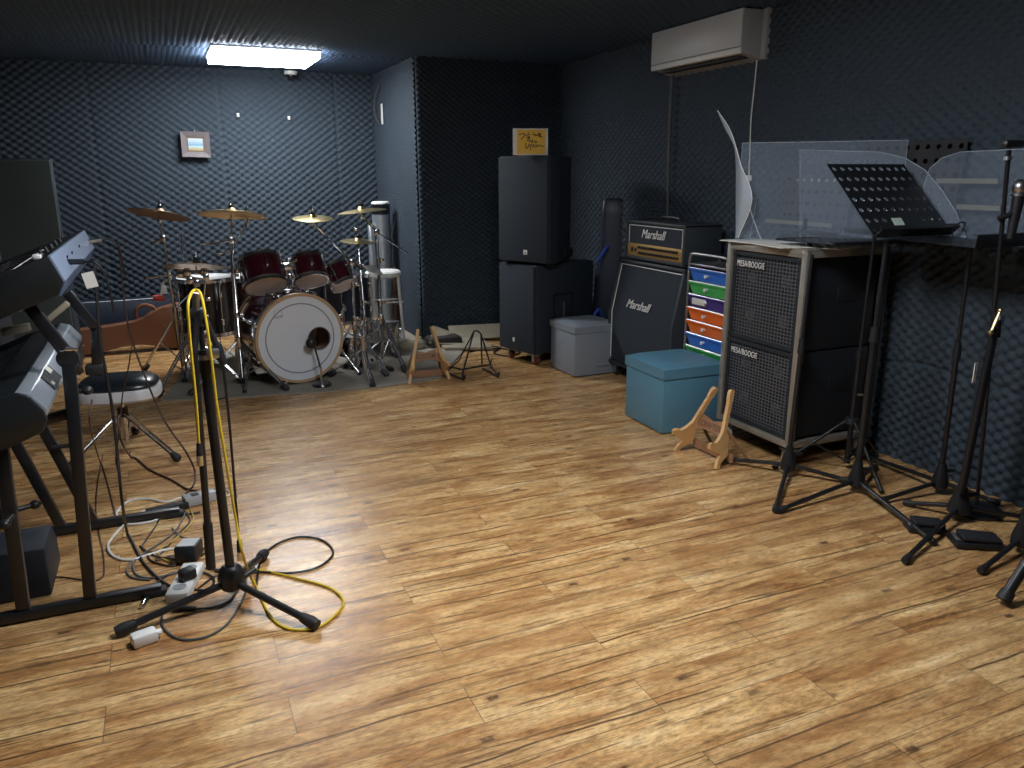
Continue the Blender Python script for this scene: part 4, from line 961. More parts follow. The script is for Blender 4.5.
# clear acrylic
def clear_sheet(label, pts, th=.003, smooth=False, edges=True, group='clear acrylic sheets', extra=None):
    q = MB(); P = [V(p) for p in pts]; c = sum(P, V())/len(P)
    t = thing('acrylic_sheet', label, 'acrylic sheet', tuple(c), group)
    f = [q.b.verts.new(p) for p in P]; q.b.faces.new(f); n = (P[1]-P[0]).cross(P[2]-P[1]).normalized()
    o = q.build('pane', 'acrylic', t, smooth=False)
    md = o.modifiers.new('thick', 'SOLIDIFY'); md.thickness = th; md.offset = 0
    if edges: MB().tube(P+[P[0]], .0018, 6).build('bright_edge', 'acrylic_edge', t)
    return t
a0, a1 = V((2.555, 3.10, 1.016)), V((3.02, 2.57, 1.016)); dn = (a1-a0)
hh = .455
clear_sheet('rectangular clear sheet standing upright across the rack top', [a0, a0+dn, a0+dn+V((0, 0, hh)), a0+V((0, 0, hh))])
# curled flap at its left end
def flap():
    t = thing('acrylic_flap', 'pointed curled clear flap bending out left above the rack', 'acrylic sheet', (2.56, 3.1, 1.016), 'clear acrylic sheets')
    L_ = [AX(717, 110, 2.56), AX(725, 128, 2.56), AX(735, 150, 2.555), AX(736, 195, 2.555), AX(736, 238, 2.555)]
    R_ = [AX(717.6, 110.5, 2.56), AX(731, 132, 2.545), AX(741, 165, 2.53), AX(752, 199, 2.52), AX(738, 238, 2.54)]
    L_ = cr(L_, 5); R_ = cr(R_, 5); q = MB()
    A = [q.b.verts.new(p) for p in L_]; B = [q.b.verts.new(p) for p in R_]
    for i in range(len(A)-1): q.b.faces.new((A[i], A[i+1], B[i+1], B[i]))
    o = q.build('pane', 'acrylic_edge', t); md = o.modifiers.new('thick', 'SOLIDIFY'); md.thickness = .002
    MB().tube(R_, .0022, 6).build('bright_edge', 'white_plastic', t)
flap()
clear_sheet('small folded clear strip in front of the upright sheet', [AX(737, 237, 2.56), AX(750, 237, 2.62), AX(757, 198, 2.62), AX(752, 198, 2.56)])
def arcpts(c, r, a0, a1, n=10): return [(c[0]+r*math.cos(math.radians(a0+(a1-a0)*k/n)), c[1]+r*math.sin(math.radians(a0+(a1-a0)*k/n))) for k in range(n+1)]
def wall_sheet(label, X, poly):
    clear_sheet(label, [AX(px, py, X) for px, py in poly])
P1 = [(800, 237), (800, 150), (880, 152)]+[(px, py) for px, py in ((905, 158), (925, 170), (942, 190), (956, 212), (966, 237))]
wall_sheet('clear sheet with a large rounded right corner behind the tilted desk', 3.02, P1)
P2 = [(925, 239), (924, 185), (930, 168), (942, 158), (960, 152), (1024, 149), (1100, 146), (1100, 246)]
wall_sheet('clear sheet with rounded upper left corner at the far right', 3.04, P2)
for k, (y, a, b, lab) in enumerate(((181, 936, 998, 'upper beige strip seen through the far right clear sheet'), (207, 930, 1000, 'middle beige strip seen through the far right clear sheet'), (223, 765, 832, 'beige strip behind the upright clear sheet on the rack'))):
    A_, B_ = AX(a, y, 3.07 if k < 2 else 3.03), AX(b, y, 3.07 if k < 2 else 3.03); c = (A_+B_)/2
    single(MB().box(c, (.004, abs(A_.y-B_.y), .020)), 'beige_strip', 'tape_dull', lab, 'strip', tuple(c), 'beige strips')

# pedals on the floor
def floor_pedal(label, c, ang, w, d, h):
    t = thing('floor_pedal', label, 'pedal', (c[0], c[1], 0), 'black pedals on the floor at the right'); m = rotz(ang, (c[0], c[1], 0))
    MB().box((0, 0, .014), (w, d, .022), m, bev=.007).build('base', 'black_plastic', t)
    MB().box((w*.04, 0, h), (w*.8, d*.82, .016), m @ Matrix.Rotation(.06, 4, 'Y'), bev=.006).build('treadle', 'dark_plastic', t)
    MB().cyl(m @ V((-w*.4, -d*.3, h-.01)), m @ V((-w*.4, d*.3, h-.01)), .008).build('hinge', 'steel', t)
a = g0(924, 530); floor_pedal('left black floor pedal under the double-tube stand', (a.x, a.y), -.55, .14, .085, .036)
a = g0(975, 545); floor_pedal('right black floor pedal behind the double-tube stand', (a.x+.0, a.y+.0), -.55, .17, .10, .036)
a = g0(968, 512); 

# ------------------------------------------------------------------ wooden and wire guitar stands
def wood_stand(label, p1, p2, back, word, hgt=.33, px_tops=None):
    """p1, p2 = front feet on the floor (left, right); back = direction towards the rear feet"""
    p1, p2 = V(p1), V(p2); mid = (p1+p2)/2; bk = V(back).normalized(); r_ = (p2-p1).normalized(); up_ = V((0, 0, 1)); w = (p2-p1).length
    t = thing('wooden_guitar_stand', label, 'guitar stand', tuple(mid), 'wooden guitar stands')
    for s_, p in ((-1, p1), (1, p2)):
        ins = -r_*s_   # inwards
        top = p+ins*w*.33+bk*hgt*.38+up_*hgt
        # side board lies in the plane (bk, up) leaning in: profile of a little guitar
        u = (top-p).normalized(); n = (ins*1.0+up_*.25).normalized(); f = n.cross(u).normalized()
        if f.dot(bk) > 0: f = -f     # f points to the front
        def P(a, b): return p+u*(a*hgt*1.1)+f*b
        m = MB(); prof = [(0, -.010), (0, .012), (.10, .010), (.18, .004), (.20, .040), (.22, .078), (.27, .085), (.30, .072), (.31, .045), (.36, .030), (.42, .020), (.46, .012), (.86, .012), (.88, .016), (.97, .016), (1.0, .008), (1.0, -.012), (.88, -.014), (.86, -.010), (.48, -.012), (.40, -.040), (.34, -.030), (.28, -.045), (.20, -.050), (.14, -.030), (.08, -.012)]
        A = [m.b.verts.new(P(a, b)) for a, b in prof]; nn = (u.cross(f)).normalized()*.018; B = [m.b.verts.new(P(a, b)+nn) for a, b in prof]
        m.b.faces.new(A[::-1]); m.b.faces.new(B); k = len(A)
        for i in range(k): m.b.faces.new((A[i], A[(i+1) % k], B[(i+1) % k], B[i]))
        m.build('side_board', 'birch', t)
    # cross board with burnt lettering, rear frame
    c1, c2 = p1.lerp(p1+r_*w*.33+bk*hgt*.38+up_*hgt, .46), p2.lerp(p2-r_*w*.33+bk*hgt*.38+up_*hgt, .46)
    cc = (c1+c2)/2+bk*.018; uu = (bk*.38+up_).normalized(); m = face_m(cc, r_, uu); W = (c1-c2).length; hh = hgt*.26
    poly = [(-W/2, -hh/2), (-W*.25, -hh*.30), (0, -hh*.22), (W*.25, -hh*.30), (W/2, -hh/2), (W*.40, hh/2), (W*.22, hh*.42), (0, hh*.30), (-W*.22, hh*.42), (-W*.40, hh/2)]
    b_ = MB().prism(poly, .012, m @ Matrix.Translation((0, 0, -.012))).build('cross_board', 'walnut', t)
    text_mesh('burnt_lettering', word, hh*.46, 'burn', m @ Matrix.Translation((0, .0, .0008)), b_, ext=.0006, bold=.0004, sx=.82)
    # rear legs and stretcher
    for s_, p in ((-1, p1), (1, p2)):
        q = p+bk*.20-r_*s_*w*.06; q.z = .008; tt = p.lerp(p-r_*s_*w*.33+bk*hgt*.38+up_*hgt, .50)+bk*.02
        MB().tube([q, tt], .0085, 6).build('rear_leg', 'walnut', t)
    a, b_ = p1+bk*.10+r_*w*.03, p2+bk*.10-r_*w*.03
    MB().box((0, 0, 0), ((a-b_).length, .045, .010), face_m((a+b_)/2+up_*.035, r_, up_)).build('stretcher', 'walnut', t)
wood_stand('wooden guitar stand at the edge of the drum carpet', g0(408, 384), g0(448, 380), (.15, 1, 0), 'CUSTOM', hgt=.34)
wood_stand('wooden guitar stand leaning by the bass cabinet rack', G(675, 450), G(715, 469), (1, -.10, 0), 'CRAFTER', hgt=.345)
def wire_stand():
    t = thing('wire_guitar_stand', 'black folding wire guitar stand between wooden stand and bass cabinet', 'guitar stand', tuple(G(475, 378)))
    T1, T2 = AY(474, 331, 4.95), AY(481, 334, 4.95)
    f1, f2 = G(463, 380), G(498, 377); b1, b2 = G(447, 373), G(482, 365)
    m1, m2 = AY(460, 373, 4.95), AY(488, 368, 4.95)
    for nm, pts in (('frame_tube', [f1+V((0, 0, .008)), f1+V((0, .0, .05)), T1]), ('frame_tube', [b2+V((0, 0, .008)), T2])):
        MB().tube(pts, .006, 8).build(nm, 'black_metal', t)
    MB().tube([T1, b1.lerp(T1, .3)+V((.03, 0, 0)), b1+V((0, 0, .008))], .005, 8).build('frame_tube', 'black_metal', t)
    MB().tube([T2, f2.lerp(T2, .25)+V((-.02, 0, 0)), f2+V((0, 0, .008))], .006, 8).build('frame_tube', 'black_metal', t)
    c1, c2 = G(462, 378)+V((0, 0, .06)), G(490, 373)+V((0, 0, .06))
    MB().tube([G(447, 373)+V((0, 0, .05)), c1, c2, G(492, 370)+V((0, 0, .08))], .006, 8).build('cradle_bar', 'black_metal', t)
    for a, b in ((G(446, 374), G(464, 381)), (G(483, 370), G(498, 378))): MB().tube([a+V((0, 0, .01)), b+V((0, 0, .01)), b+V((0, -.02, .04))], .008, 8).build('foot_bar', 'black_metal', t)
    MB().tube([T1, T1.lerp(T2, .5)+V((0, 0, .012)), T2], .006, 8).build('top_joint', 'rubber', t)
wire_stand()

# ------------------------------------------------------------------ wall and ceiling fixtures
def air_con():
    x0, x1, y0, y1, z0, z1 = 2.955, XR-.003, 3.66, 4.52, 1.960, 2.190
    t = thing('air_conditioner', 'white split air conditioner mounted high on the right wall', 'air conditioner', ((x0+x1)/2, (y0+y1)/2, z0))
    m = Matrix(((1, 0, 0, 0), (0, 0, 1, y0), (0, 1, 0, 0), (0, 0, 0, 1)))
    MB().prism([(x0+.012, z0+.035), (x0+.012, z1-.004), (x1, z1), (x1, z0-.03), (x0+.13, z0-.018), (x0+.02, z0+.010)], y1-y0, m, bev=.003).build('body', 'ac_grey', t)
    MB().prism([(x0, z0+.038), (x0, z1-.004), (x0+.010, z1), (x0+.014, z1), (x0+.014, z0+.038)], y1-y0+.004, m @ Matrix.Translation((0, 0, -.002)), bev=.002).build('front_panel', 'ac_white', t)
    MB().prism([(x0+.002, z0+.004), (x0+.0, z0+.033), (x0+.012, z0+.033), (x0+.018, z0+.0)], y1-y0+.004, m @ Matrix.Translation((0, 0, -.002)), bev=.002).build('louvre', 'white_plastic', t)
    MB().box((x0+.09, (y0+y1)/2, z0-.010), (.10, y1-y0-.10, .006), Matrix.Identity(4)).build('air_outlet', 'case_dark', t)
    MB().cyl((x0+.06, y0-.001, (z0+z1)/2-.02), (x0+.06, y0-.004, (z0+z1)/2-.02), .006).build('screw', 'steel', t)
    MB().box((x1-.02, y0-.02, (z0+z1)/2-.01), (.035, .035, z1-z0+.03), bev=.004).build('wall_bracket', 'ac_grey', t)
air_con()
q = MB().tube(cr([(3.085, 4.47, 1.95), (3.085, 4.47, 1.6), (3.088, 4.46, 1.2), (3.085, 4.46, .9), (3.085, 4.60, .005)]), .010, 8); o = q.build('drain_pipe', 'cable_grey'); tag(o, 'thin grey drain pipe running down from the air conditioner left end', 'pipe')
pts = [AX(757, 60, 3.09), AX(754, 90, 3.09), AX(751, 120, 3.09), AX(750, 150, 3.095), AX(749, 180, 3.09), AX(751, 212, 3.09), V((3.09, 3.40, .8))]
t = thing('hanging_cable', 'white cable hanging from the air conditioner with a white tag', 'cord', tuple(pts[0]))
MB().tube(cr(pts), .0035, 6).build('cord', 'cable_white', t); MB().box(AX(748.5, 178, 3.08), (.006, .05, .030), bev=.002).build('white_tag', 'white_plastic', t)
def picture():
    a, b = AY(180.5, 131, YB-.03), AY(210, 158, YB-.03); c = (a+b)/2; w, h = .225, .205
    t = thing('framed_picture', 'small framed seascape hanging on the back foam wall', 'picture', tuple(c)); m = face_m(c+V((0, -.03, 0)), (1, 0, -.02), (0, 0, 1))
    q = MB(); fr = .042
    O = [(-w/2, -h/2), (w/2, -h/2), (w/2, h/2), (-w/2, h/2)]; I = [(-w/2+fr, -h/2+fr), (w/2-fr, -h/2+fr), (w/2-fr, h/2-fr), (-w/2+fr, h/2-fr)]
    R = [[q.b.verts.new(m @ V((x, y, z))) for x, y in p] for p, z in ((O, 0), (O, .022), (I, .012), (I, 0))]
    for k in range(4):
        A, B = R[k], R[(k+1) % 4]
        for j in range(4): q.b.faces.new((A[j], A[(j+1) % 4], B[(j+1) % 4], B[j]))
    q.build('frame', 'frame_grey', t, smooth=False)
    MB().box((0, 0, .004), (w-2*fr+.004, h-2*fr+.004, .004), m).build('inner_trim', 'frame_bronze', t)
    MB().box((0, 0, .0075), (w-2*fr-.026, h-2*fr-.024, .003), m).build('painting', 'seaside_picture', t, smooth=False)
    MB().cyl(m @ V((0, h/2-.002, .01)), m @ V((0, h/2+.014, .01)), .004).build('nail', 'steel', t)
    MB().box((0, 0, -.012), (w*.5, h*.5, .024), m).build('backing', 'frame_bronze', t)
picture()
c = AY(291, 77, 7.30)
t = thing('security_camera', 'small white dome camera high on the back wall below the light', 'security camera', (c.x, 7.3, 2.15))
MB().box((c.x, 7.345, 2.165), (.05, .07, .03), bev=.006).build('bracket', 'white_plastic', t)
MB().lathe([(0, 0), (.055, 0), (.055, -.02), (.048, -.03), (0, -.03)], Matrix.Translation((c.x, 7.3, 2.185)), 24).build('mount', 'white_plastic', t)
MB().ball((c.x, 7.3, 2.150), .036, (1, 1, .9), 18).build('dome', 'black_gloss', t)
for k, (px, py, lab) in enumerate(((238, 115, 'left small white hook on the back foam wall'), (289, 118, 'right small white hook on the back foam wall'))):
    p = AY(px, py, YB-.03); q = MB().box(p, (.022, .014, .032), bev=.004).tube(cr([p, p+V((.0, -.02, -.012)), p+V((0, -.03, .004))]), .004, 6); single(q, 'wall_hook', 'white_plastic', lab, 'hook', tuple(p), 'hooks on the back wall')
p = AX(382, 114, XPL-.026); q = MB().box(p, (.008, .05, .17), bev=.002); o = single(q, 'wall_switch', 'white_plastic', 'narrow white strip fixed high on the pillar side wall', 'wall plate', tuple(p))
q = MB().tube(cr([AX(379, 84, 1.845), AX(374.5, 100, 1.84), AX(375, 115, 1.84), AX(379.5, 124, 1.845)]), .006, 6); o = q.build('wall_cable', 'cable_grey'); tag(o, 'short dark cable loop on the pillar wall near the ceiling', 'cable')
# ------------------------------------------------------------------ left side: keyboards on their stand
def XZ(poly, y0, y1, name, mm, t, bev=0, smooth=True):   # section in (x, z), extruded along y
    m = Matrix(((1, 0, 0, 0), (0, 0, 1, y0), (0, 1, 0, 0), (0, 0, 0, 1)))
    return MB().prism(poly, y1-y0, m, bev).build(name, mm, t, smooth=smooth)
def keybed(t, origin, u, n, y0, y1, depth):
    """keys seen on the player's side; u points to the player, n up out of the top"""
    o = V((origin[0], 0, origin[1])); u = V((u[0], 0, u[1])); n = V((n[0], 0, n[1])); k = 44; pitch = (y1-y0)/k
    q = MB(); qb = MB()
    for i in range(k):
        y = y0+pitch*(i+.5); c = o+u*depth*.5+n*.006+V((0, y, 0)); q.box((0, 0, 0), (pitch*.92, depth, .012), face_m(c, (0, 1, 0), u))
        if i % 7 not in (2, 6): qb.box((0, 0, 0), (pitch*.5, depth*.6, .012), face_m(o+u*depth*.3+n*.016+V((0, y+pitch/2, 0)), (0, 1, 0), u))
    a = q.build('white_keys', 'white_plastic', t, smooth=False); b = qb.build('black_keys', 'black_gloss', t, smooth=False)
    a['kind'] = b['kind'] = 'stuff'
def upper_keyboard():
    y0, y1 = 2.52, 3.68; ta = math.radians(21); u = V((-math.cos(ta), -math.sin(ta))); d = V((math.sin(ta), -math.cos(ta)))
    A = V((-.300, 1.110)); D = .34; T = .105
    P = lambda a, b: tuple(A+u*a+d*b)
    t = thing('synthesizer', 'upper keyboard with a blue-silver back panel and plugged cables, tilted on the stand', 'keyboard', (-.45, 3.1, .98), 'keyboards on the black stand')
    XZ([P(.004, .0), P(.11, -.0), P(.12, .02), P(D-.02, .02), P(D, .035), P(D-.01, T-.02), P(D-.06, T), P(.03, T), P(.004, T-.028)], y0+.022, y1-.022, 'case', 'key_dark', t, .003)
    for a, b in ((y0, y0+.022), (y1-.022, y1)): XZ([P(.0, -.004), P(D, -.004), P(D+.008, .03), P(D-.01, T-.015), P(D-.06, T), P(.03, T), P(.0, T-.028)], a, b, 'end_cheek', 'key_dark', t, .005)
    XZ([P(-.004, -.001), P(.004, -.003), P(.004, T-.028), P(-.004, T-.030)], y0+.004, y1-.004, 'back_panel', 'key_blue', t)
    XZ([P(-.004, T-.030), P(.004, T-.028), P(.032, T+.001), P(.028, T+.004)], y0+.004, y1-.004, 'bottom_bevel', 'key_edge', t)
    keybed(t, P(.15, .018), u, -d, y0+.05, y1-.05, .16)
    for i in range(6): MB().cyl(V((P(.05, -.001)[0], y0+.12+i*.13, P(.05, -.001)[1])), V((P(.05, -.018)[0], y0+.12+i*.13, P(.05, -.018)[1])), .006, .005, 12).build('control_knob', 'black_plastic', t)
    c = P(.035, -.010); MB().box((c[0], y0+.06, c[1]), (.022, .035, .014), bev=.004).build('white_slider_cap', 'white_plastic', t)
    # sockets
    for k, y in enumerate((2.95, 3.05, 3.22, 3.32, 2.80)):
        p = V((P(-.004, .03)[0], y, P(-.004, .03+.015*(k % 2))[1])); MB().cyl(p, p+V((.004, 0, -.001)), .006, n=12).build('socket', 'black_plastic', t)
    return P
UP = upper_keyboard()
def lower_keyboard():
    y0, y1 = 2.34, 3.43
    t = thing('synthesizer', 'lower keyboard with rounded silver back panel under the blue-silver one', 'keyboard', (-.5, 2.9, .65), 'keyboards on the black stand')
    sec = [(-.405, .772), (-.50, .745), (-.52, .728), (-.70, .655), (-.715, .63), (-.70, .575), (-.43, .640), (-.36, .668), (-.345, .700)]
    XZ(sec, y0+.012, y1-.012, 'case', 'key_dark', t, .002)
    XZ([(-.41, .771), (-.404, .778), (-.372, .768), (-.338, .722), (-.338, .705), (-.350, .700)], y0, y1, 'back_panel', 'key_silver', t, .004)
    for a, b in ((y0-.012, y0+.012), (y1-.012, y1+.012)): XZ([(-.400, .776), (-.52, .742), (-.70, .670), (-.725, .63), (-.70, .565), (-.43, .632), (-.355, .662), (-.340, .695), (-.345, .72), (-.374, .764)], a, b, 'end_cheek', 'key_dark', t, .005)
    keybed(t, (-.62, .6865), (-.925, -.38), (-.38, .925), y0+.04, y1-.04, .08)
    p0 = V((-.356, 2.62, .746)); m = face_m(p0+V((.002, 0, .001)), (0, 1, 0), (-.62, 0, .78))
    MB().box((0, 0, .001), (.16, .052, .003), m).build('data_plate', 'black_plastic', t)
    MB().box((.03, .018, .004), (.05, .022, .002), m).build('paper_label', 'paper', t)
    MB().box((-.05, -.01, .004), (.03, .012, .002), m).build('paper_label', 'paper', t)
lower_keyboard()
def kb_stand():
    t = thing('keyboard_stand', 'black two-tier square-tube keyboard stand at the left edge', 'keyboard stand', (-.4, 2.85, 0))
    def bar(a, b, w=.038, d=.030, name='tube', mm='black_metal', bev=.004):
        a, b = V(a), V(b); dr = (b-a); L = dr.length; dr.normalize(); yv = V((0, 1, 0)) if abs(dr.y) < .9 else V((0, 0, 1)); xv = yv.cross(dr).normalized(); yv = dr.cross(xv)
        m = Matrix(((xv.x, yv.x, dr.x, a.x), (xv.y, yv.y, dr.y, a.y), (xv.z, yv.z, dr.z, a.z), (0, 0, 0, 1)))
        return MB().box((0, 0, L/2), (w, d, L), m, bev=bev).build(name, mm, t)
    for y, xa, xb in ((2.565, -.95, -.13), (3.20, -.95, -.06)):
        f = bar((xa, y, .022), (xb, y, .022), .030, .036, 'base_bar')
        for x in (xa+.02, xb-.02): MB().box((x, y, .012), (.07, .042, .024), bev=.006).build('rubber_cap', 'rubber', f)
    bar((-.520, 2.57, .03), (-.500, 2.57, .60), name='upright'); bar((-.337, 2.57, .03), (-.297, 2.57, .80), .036, .034, name='upright')
    o = MB().cyl((-.297, 2.555, .812), (-.297, 2.592, .812), .030, n=24).build('pivot_joint', 'black_plastic', t)
    MB().tube([(-.322, 2.57, .834), (-.297, 2.545, .842), (-.272, 2.57, .834)], .006, 8).build('chrome_band', 'chrome', o)
    bar((-.297, 2.57, .82), (-.375, 2.57, .975), .034, .030, name='support_arm'); bar((-.30, 2.57, .80), (-.27, 2.60, .76), .02, .02, name='stop')
    bar((-.50, 2.57, .60), (-.69, 2.57, .545), .034, .030, name='support_arm'); bar((-.30, 2.60, .64), (-.62, 2.60, .57), .030, .026, name='support_arm')
    bar((-.477, 3.2, .03), (-.62, 3.2, .53), .036, .028, name='brace'); bar((-.367, 3.2, .03), (-.53, 3.2, .58), .036, .028, name='brace')
    bar((-.345, 3.24, .915), (-.268, 3.24, .775), .034, .028, name='support_arm'); bar((-.268, 3.24, .785), (-.288, 3.24, .60), .034, .028, name='upright')
    MB().box((-.288, 3.24, .625), (.07, .05, .04), bev=.008).build('rubber_cap', 'rubber', t)
    for p, k in (((-.50, 2.545, .355), (-.01, -.05, .0)), ((-.495, 2.60, .352), (.04, .02, 0)), ((-.285, 2.60, .70), (.02, 0, 0)), ((-.46, 3.17, .36), (.06, 0, 0))):
        p = V(p); MB().cyl(p, p+V(k), .008).ball(p+V(k)*1.1, .017, (1, 1, .8)).build('clamp_knob', 'black_plastic', t)
    c = bar(AY(2, 332, 3.30), AY(30, 327, 3.30), .028, .05, 'shelf_bar', 'cream_board'); c['label'] = 'cream crossbar'
    c = bar(AY(46, 321, 3.05), AY(68, 303, 3.05), .020, .04, 'shelf_bar', 'cream_board'); c['label'] = 'cream crossbar'
kb_stand()
# black boxes on the floor under the keyboards
a = G(55, 590); q = MB(); 
t = thing('floor_monitor', 'black wedge box on the floor under the keyboard stand', 'floor box', (-.60, 2.86, 0))
XZb = [(0, 0), (.26, 0), (.26, .10), (.20, .17), (.0, .17)]
m = Matrix(((0, 0, 1, -.86), (1, 0, 0, 2.70), (0, 1, 0, 0), (0, 0, 0, 1)))
MB().prism(XZb, .40, m, bev=.01).build('cabinet', 'speaker_paint', t)
MB().box((-.70, 2.695, .08), (.20, .006, .10), bev=.002).build('front_recess', 'black_plastic', t)
p = G(3, 522); q = MB().box((p.x-.02, p.y, .035), (.11, .08, .07), bev=.008); single(q, 'adaptor_box', 'navy_shell', 'small navy adaptor box on the floor at the left edge', 'adaptor', (p.x-.02, p.y, .0))

# drum stool left
def throne():
    cx, cy = -.275, 4.07; t = thing('drum_stool', 'low drum stool with black padded top and white side on chrome tripod', 'stool', (cx, cy, 0))
    m = rotz(-.1, (cx, cy, 0))
    def pad(z0, z1, w, d, nm, mm, dome):
        q = MB(); n = 40
        def ring(r_, z): return [q.b.verts.new(m @ V((math.copysign(abs(math.cos(2*PI*k/n))**.7, math.cos(2*PI*k/n))*w*r_, math.copysign(abs(math.sin(2*PI*k/n))**.7, math.sin(2*PI*k/n))*d*r_, z))) for k in range(n)]
        rs = [ring(.93, z0), ring(1, z0+.012), ring(1, z1-.01)]+([ring(.97, z1), ring(.85, z1+dome*.6), ring(.5, z1+dome*.93), ring(.2, z1+dome)] if dome else [ring(.96, z1)])
        for A, B in zip(rs, rs[1:]):
            for k in range(n): q.b.faces.new((A[k], A[(k+1) % n], B[(k+1) % n], B[k]))
        q.b.faces.new(rs[0]); q.b.faces.new(rs[-1][::-1]); return q.build(nm, mm, t)
    pad(.295, .355, .185, .15, 'seat_side', 'seat_white', 0); pad(.352, .375, .178, .145, 'seat_top', 'leather_black', .03)
    MB().cyl((cx, cy, .06), (cx, cy, .30), .014).build('tube', 'chrome', t); MB().cyl((cx, cy, .20), (cx, cy, .245), .024).build('collar', 'black_plastic', t)
    MB().box((cx, cy, .288), (.12, .12, .012), bev=.003).build('seat_plate', 'steel', t)
    for fx, fy in ((-.058, 3.87), (-.52, 3.92), (-.25, 4.40)):
        e = V((fx, fy, .024)); s_ = V((cx, cy, .225)); d = (e-s_).normalized(); sd = d.cross(V((0, 0, 1))).normalized()
        q = MB().tube([s_+sd*.012, e+sd*.010], .006, 6).tube([e+sd*.01, e-sd*.010, s_-sd*.012], .006, 6); lo = q.build('leg', 'chrome', t)
        MB().tube([e-d*.03, e+V((0, 0, -.004)), e+d*.015], [.015, .021, .016], 12).build('rubber_foot', 'rubber', lo)
        MB().tube([(cx, cy, .075), s_.lerp(e, .5)], .005, 6).build('brace', 'chrome', t)
throne()

# guitar case and long black box at the back
def guitar_case():
    yy = 6.55; pts = [AY(px, py, yy) for px, py in ((40, 334), (77, 331), (110, 327), (135, 324), (143, 319), (150, 313), (162, 308), (176, 304), (188, 306), (197, 316), (199, 330), (194, 343), (182, 349), (166, 348), (154, 344), (140, 343), (122, 347), (100, 353), (77, 356), (40, 358))]
    zmin = min(p.z for p in pts); poly = [(p.x, max(p.z-zmin, .0)+.004) for p in pts]
    t = thing('guitar_case', 'tan brown hard guitar case lying on its side by the back wall', 'guitar case', (-.3, 6.6, 0))
    m = Matrix(((1, 0, 0, 0), (0, 0, 1, yy), (0, 1, 0, 0), (0, 0, 0, 1)))
    MB().prism(poly, .13, m, bev=.012).build('shell', 'case_tan', t)
    p = AY(149, 313, yy+.05); p.z -= zmin*.5
    MB().tube(cr([p+V((-.09, 0, -.03)), p+V((-.085, 0, .03)), p+V((-.04, 0, .065)), p+V((.02, 0, .055)), p+V((.05, 0, .02))]), .014, 8).build('handle', 'case_tan', t)
    for px in (176, 184): a = AY(px, 325, yy-.004); MB().box((a.x, yy-.003, .17), (.018, .012, .30), bev=.003).build('latch_strap', 'case_dark', t)
    a = AY(83, 345, yy-.004); MB().ball((a.x, yy-.004, a.z-zmin), .008).build('stud', 'brass', t)
guitar_case()
single(MB().box((-.86, 7.15, .17), (1.75, .26, .335), bev=.015), 'long_black_case', 'navy_shell', 'long black case lying along the foot of the back wall', 'case', (-.86, 7.15, 0))
q = MB().tube(cr([(-1.1, 7.09, .343), (-.6, 7.05, .343), (-.3, 7.06, .343), (-.05, 7.10, .343)]), .004, 6); o = q.build('thin_white_cable', 'cable_white'); tag(o, 'thin white cable along the top edge of the long black case', 'cable')
def left_speakers():
    t = thing('subwoofer', 'dark bass speaker box behind the keyboards at the left edge', 'loudspeaker', (-.95, 6.2, 0)); m = rotz(.04, (-.93, 6.2, 0))
    MB().box((0, 0, .36), (.60, .5, .70), m, bev=.012).build('cabinet', 'speaker_paint', t); MB().box((0, -.255, .36), (.58, .02, .68), m, bev=.006).build('grille', 'speaker_green', t)
    t = thing('loudspeaker', 'large grey-green loudspeaker standing behind the keyboards, far left', 'loudspeaker', (-.87, 6.2, .72)); m = rotz(.02, (-.895, 6.2, 0))
    MB().prism([(-.27, -.20), (.27, -.20), (.27, -.08), (.16, .2), (-.16, .2), (-.27, -.08)], .72, m @ Matrix.Translation((0, 0, .715)), bev=.010).build('cabinet', 'speaker_paint', t)
    MB().box((0, -.205, 1.075), (.53, .022, .70), m, bev=.008).build('grille', 'speaker_green', t)
left_speakers()
t = thing('loudspeaker', 'dark loudspeaker cut off by the left edge of the photo', 'loudspeaker', (-.98, 4.6, 0)); 
MB().box((-1.02, 4.75, .62), (.42, .40, 1.22), rotz(.0), bev=.012).build('cabinet', 'speaker_paint', t); MB().box((-1.02, 4.545, .62), (.40, .02, 1.19), bev=.006).build('grille', 'speaker_cloth', t)

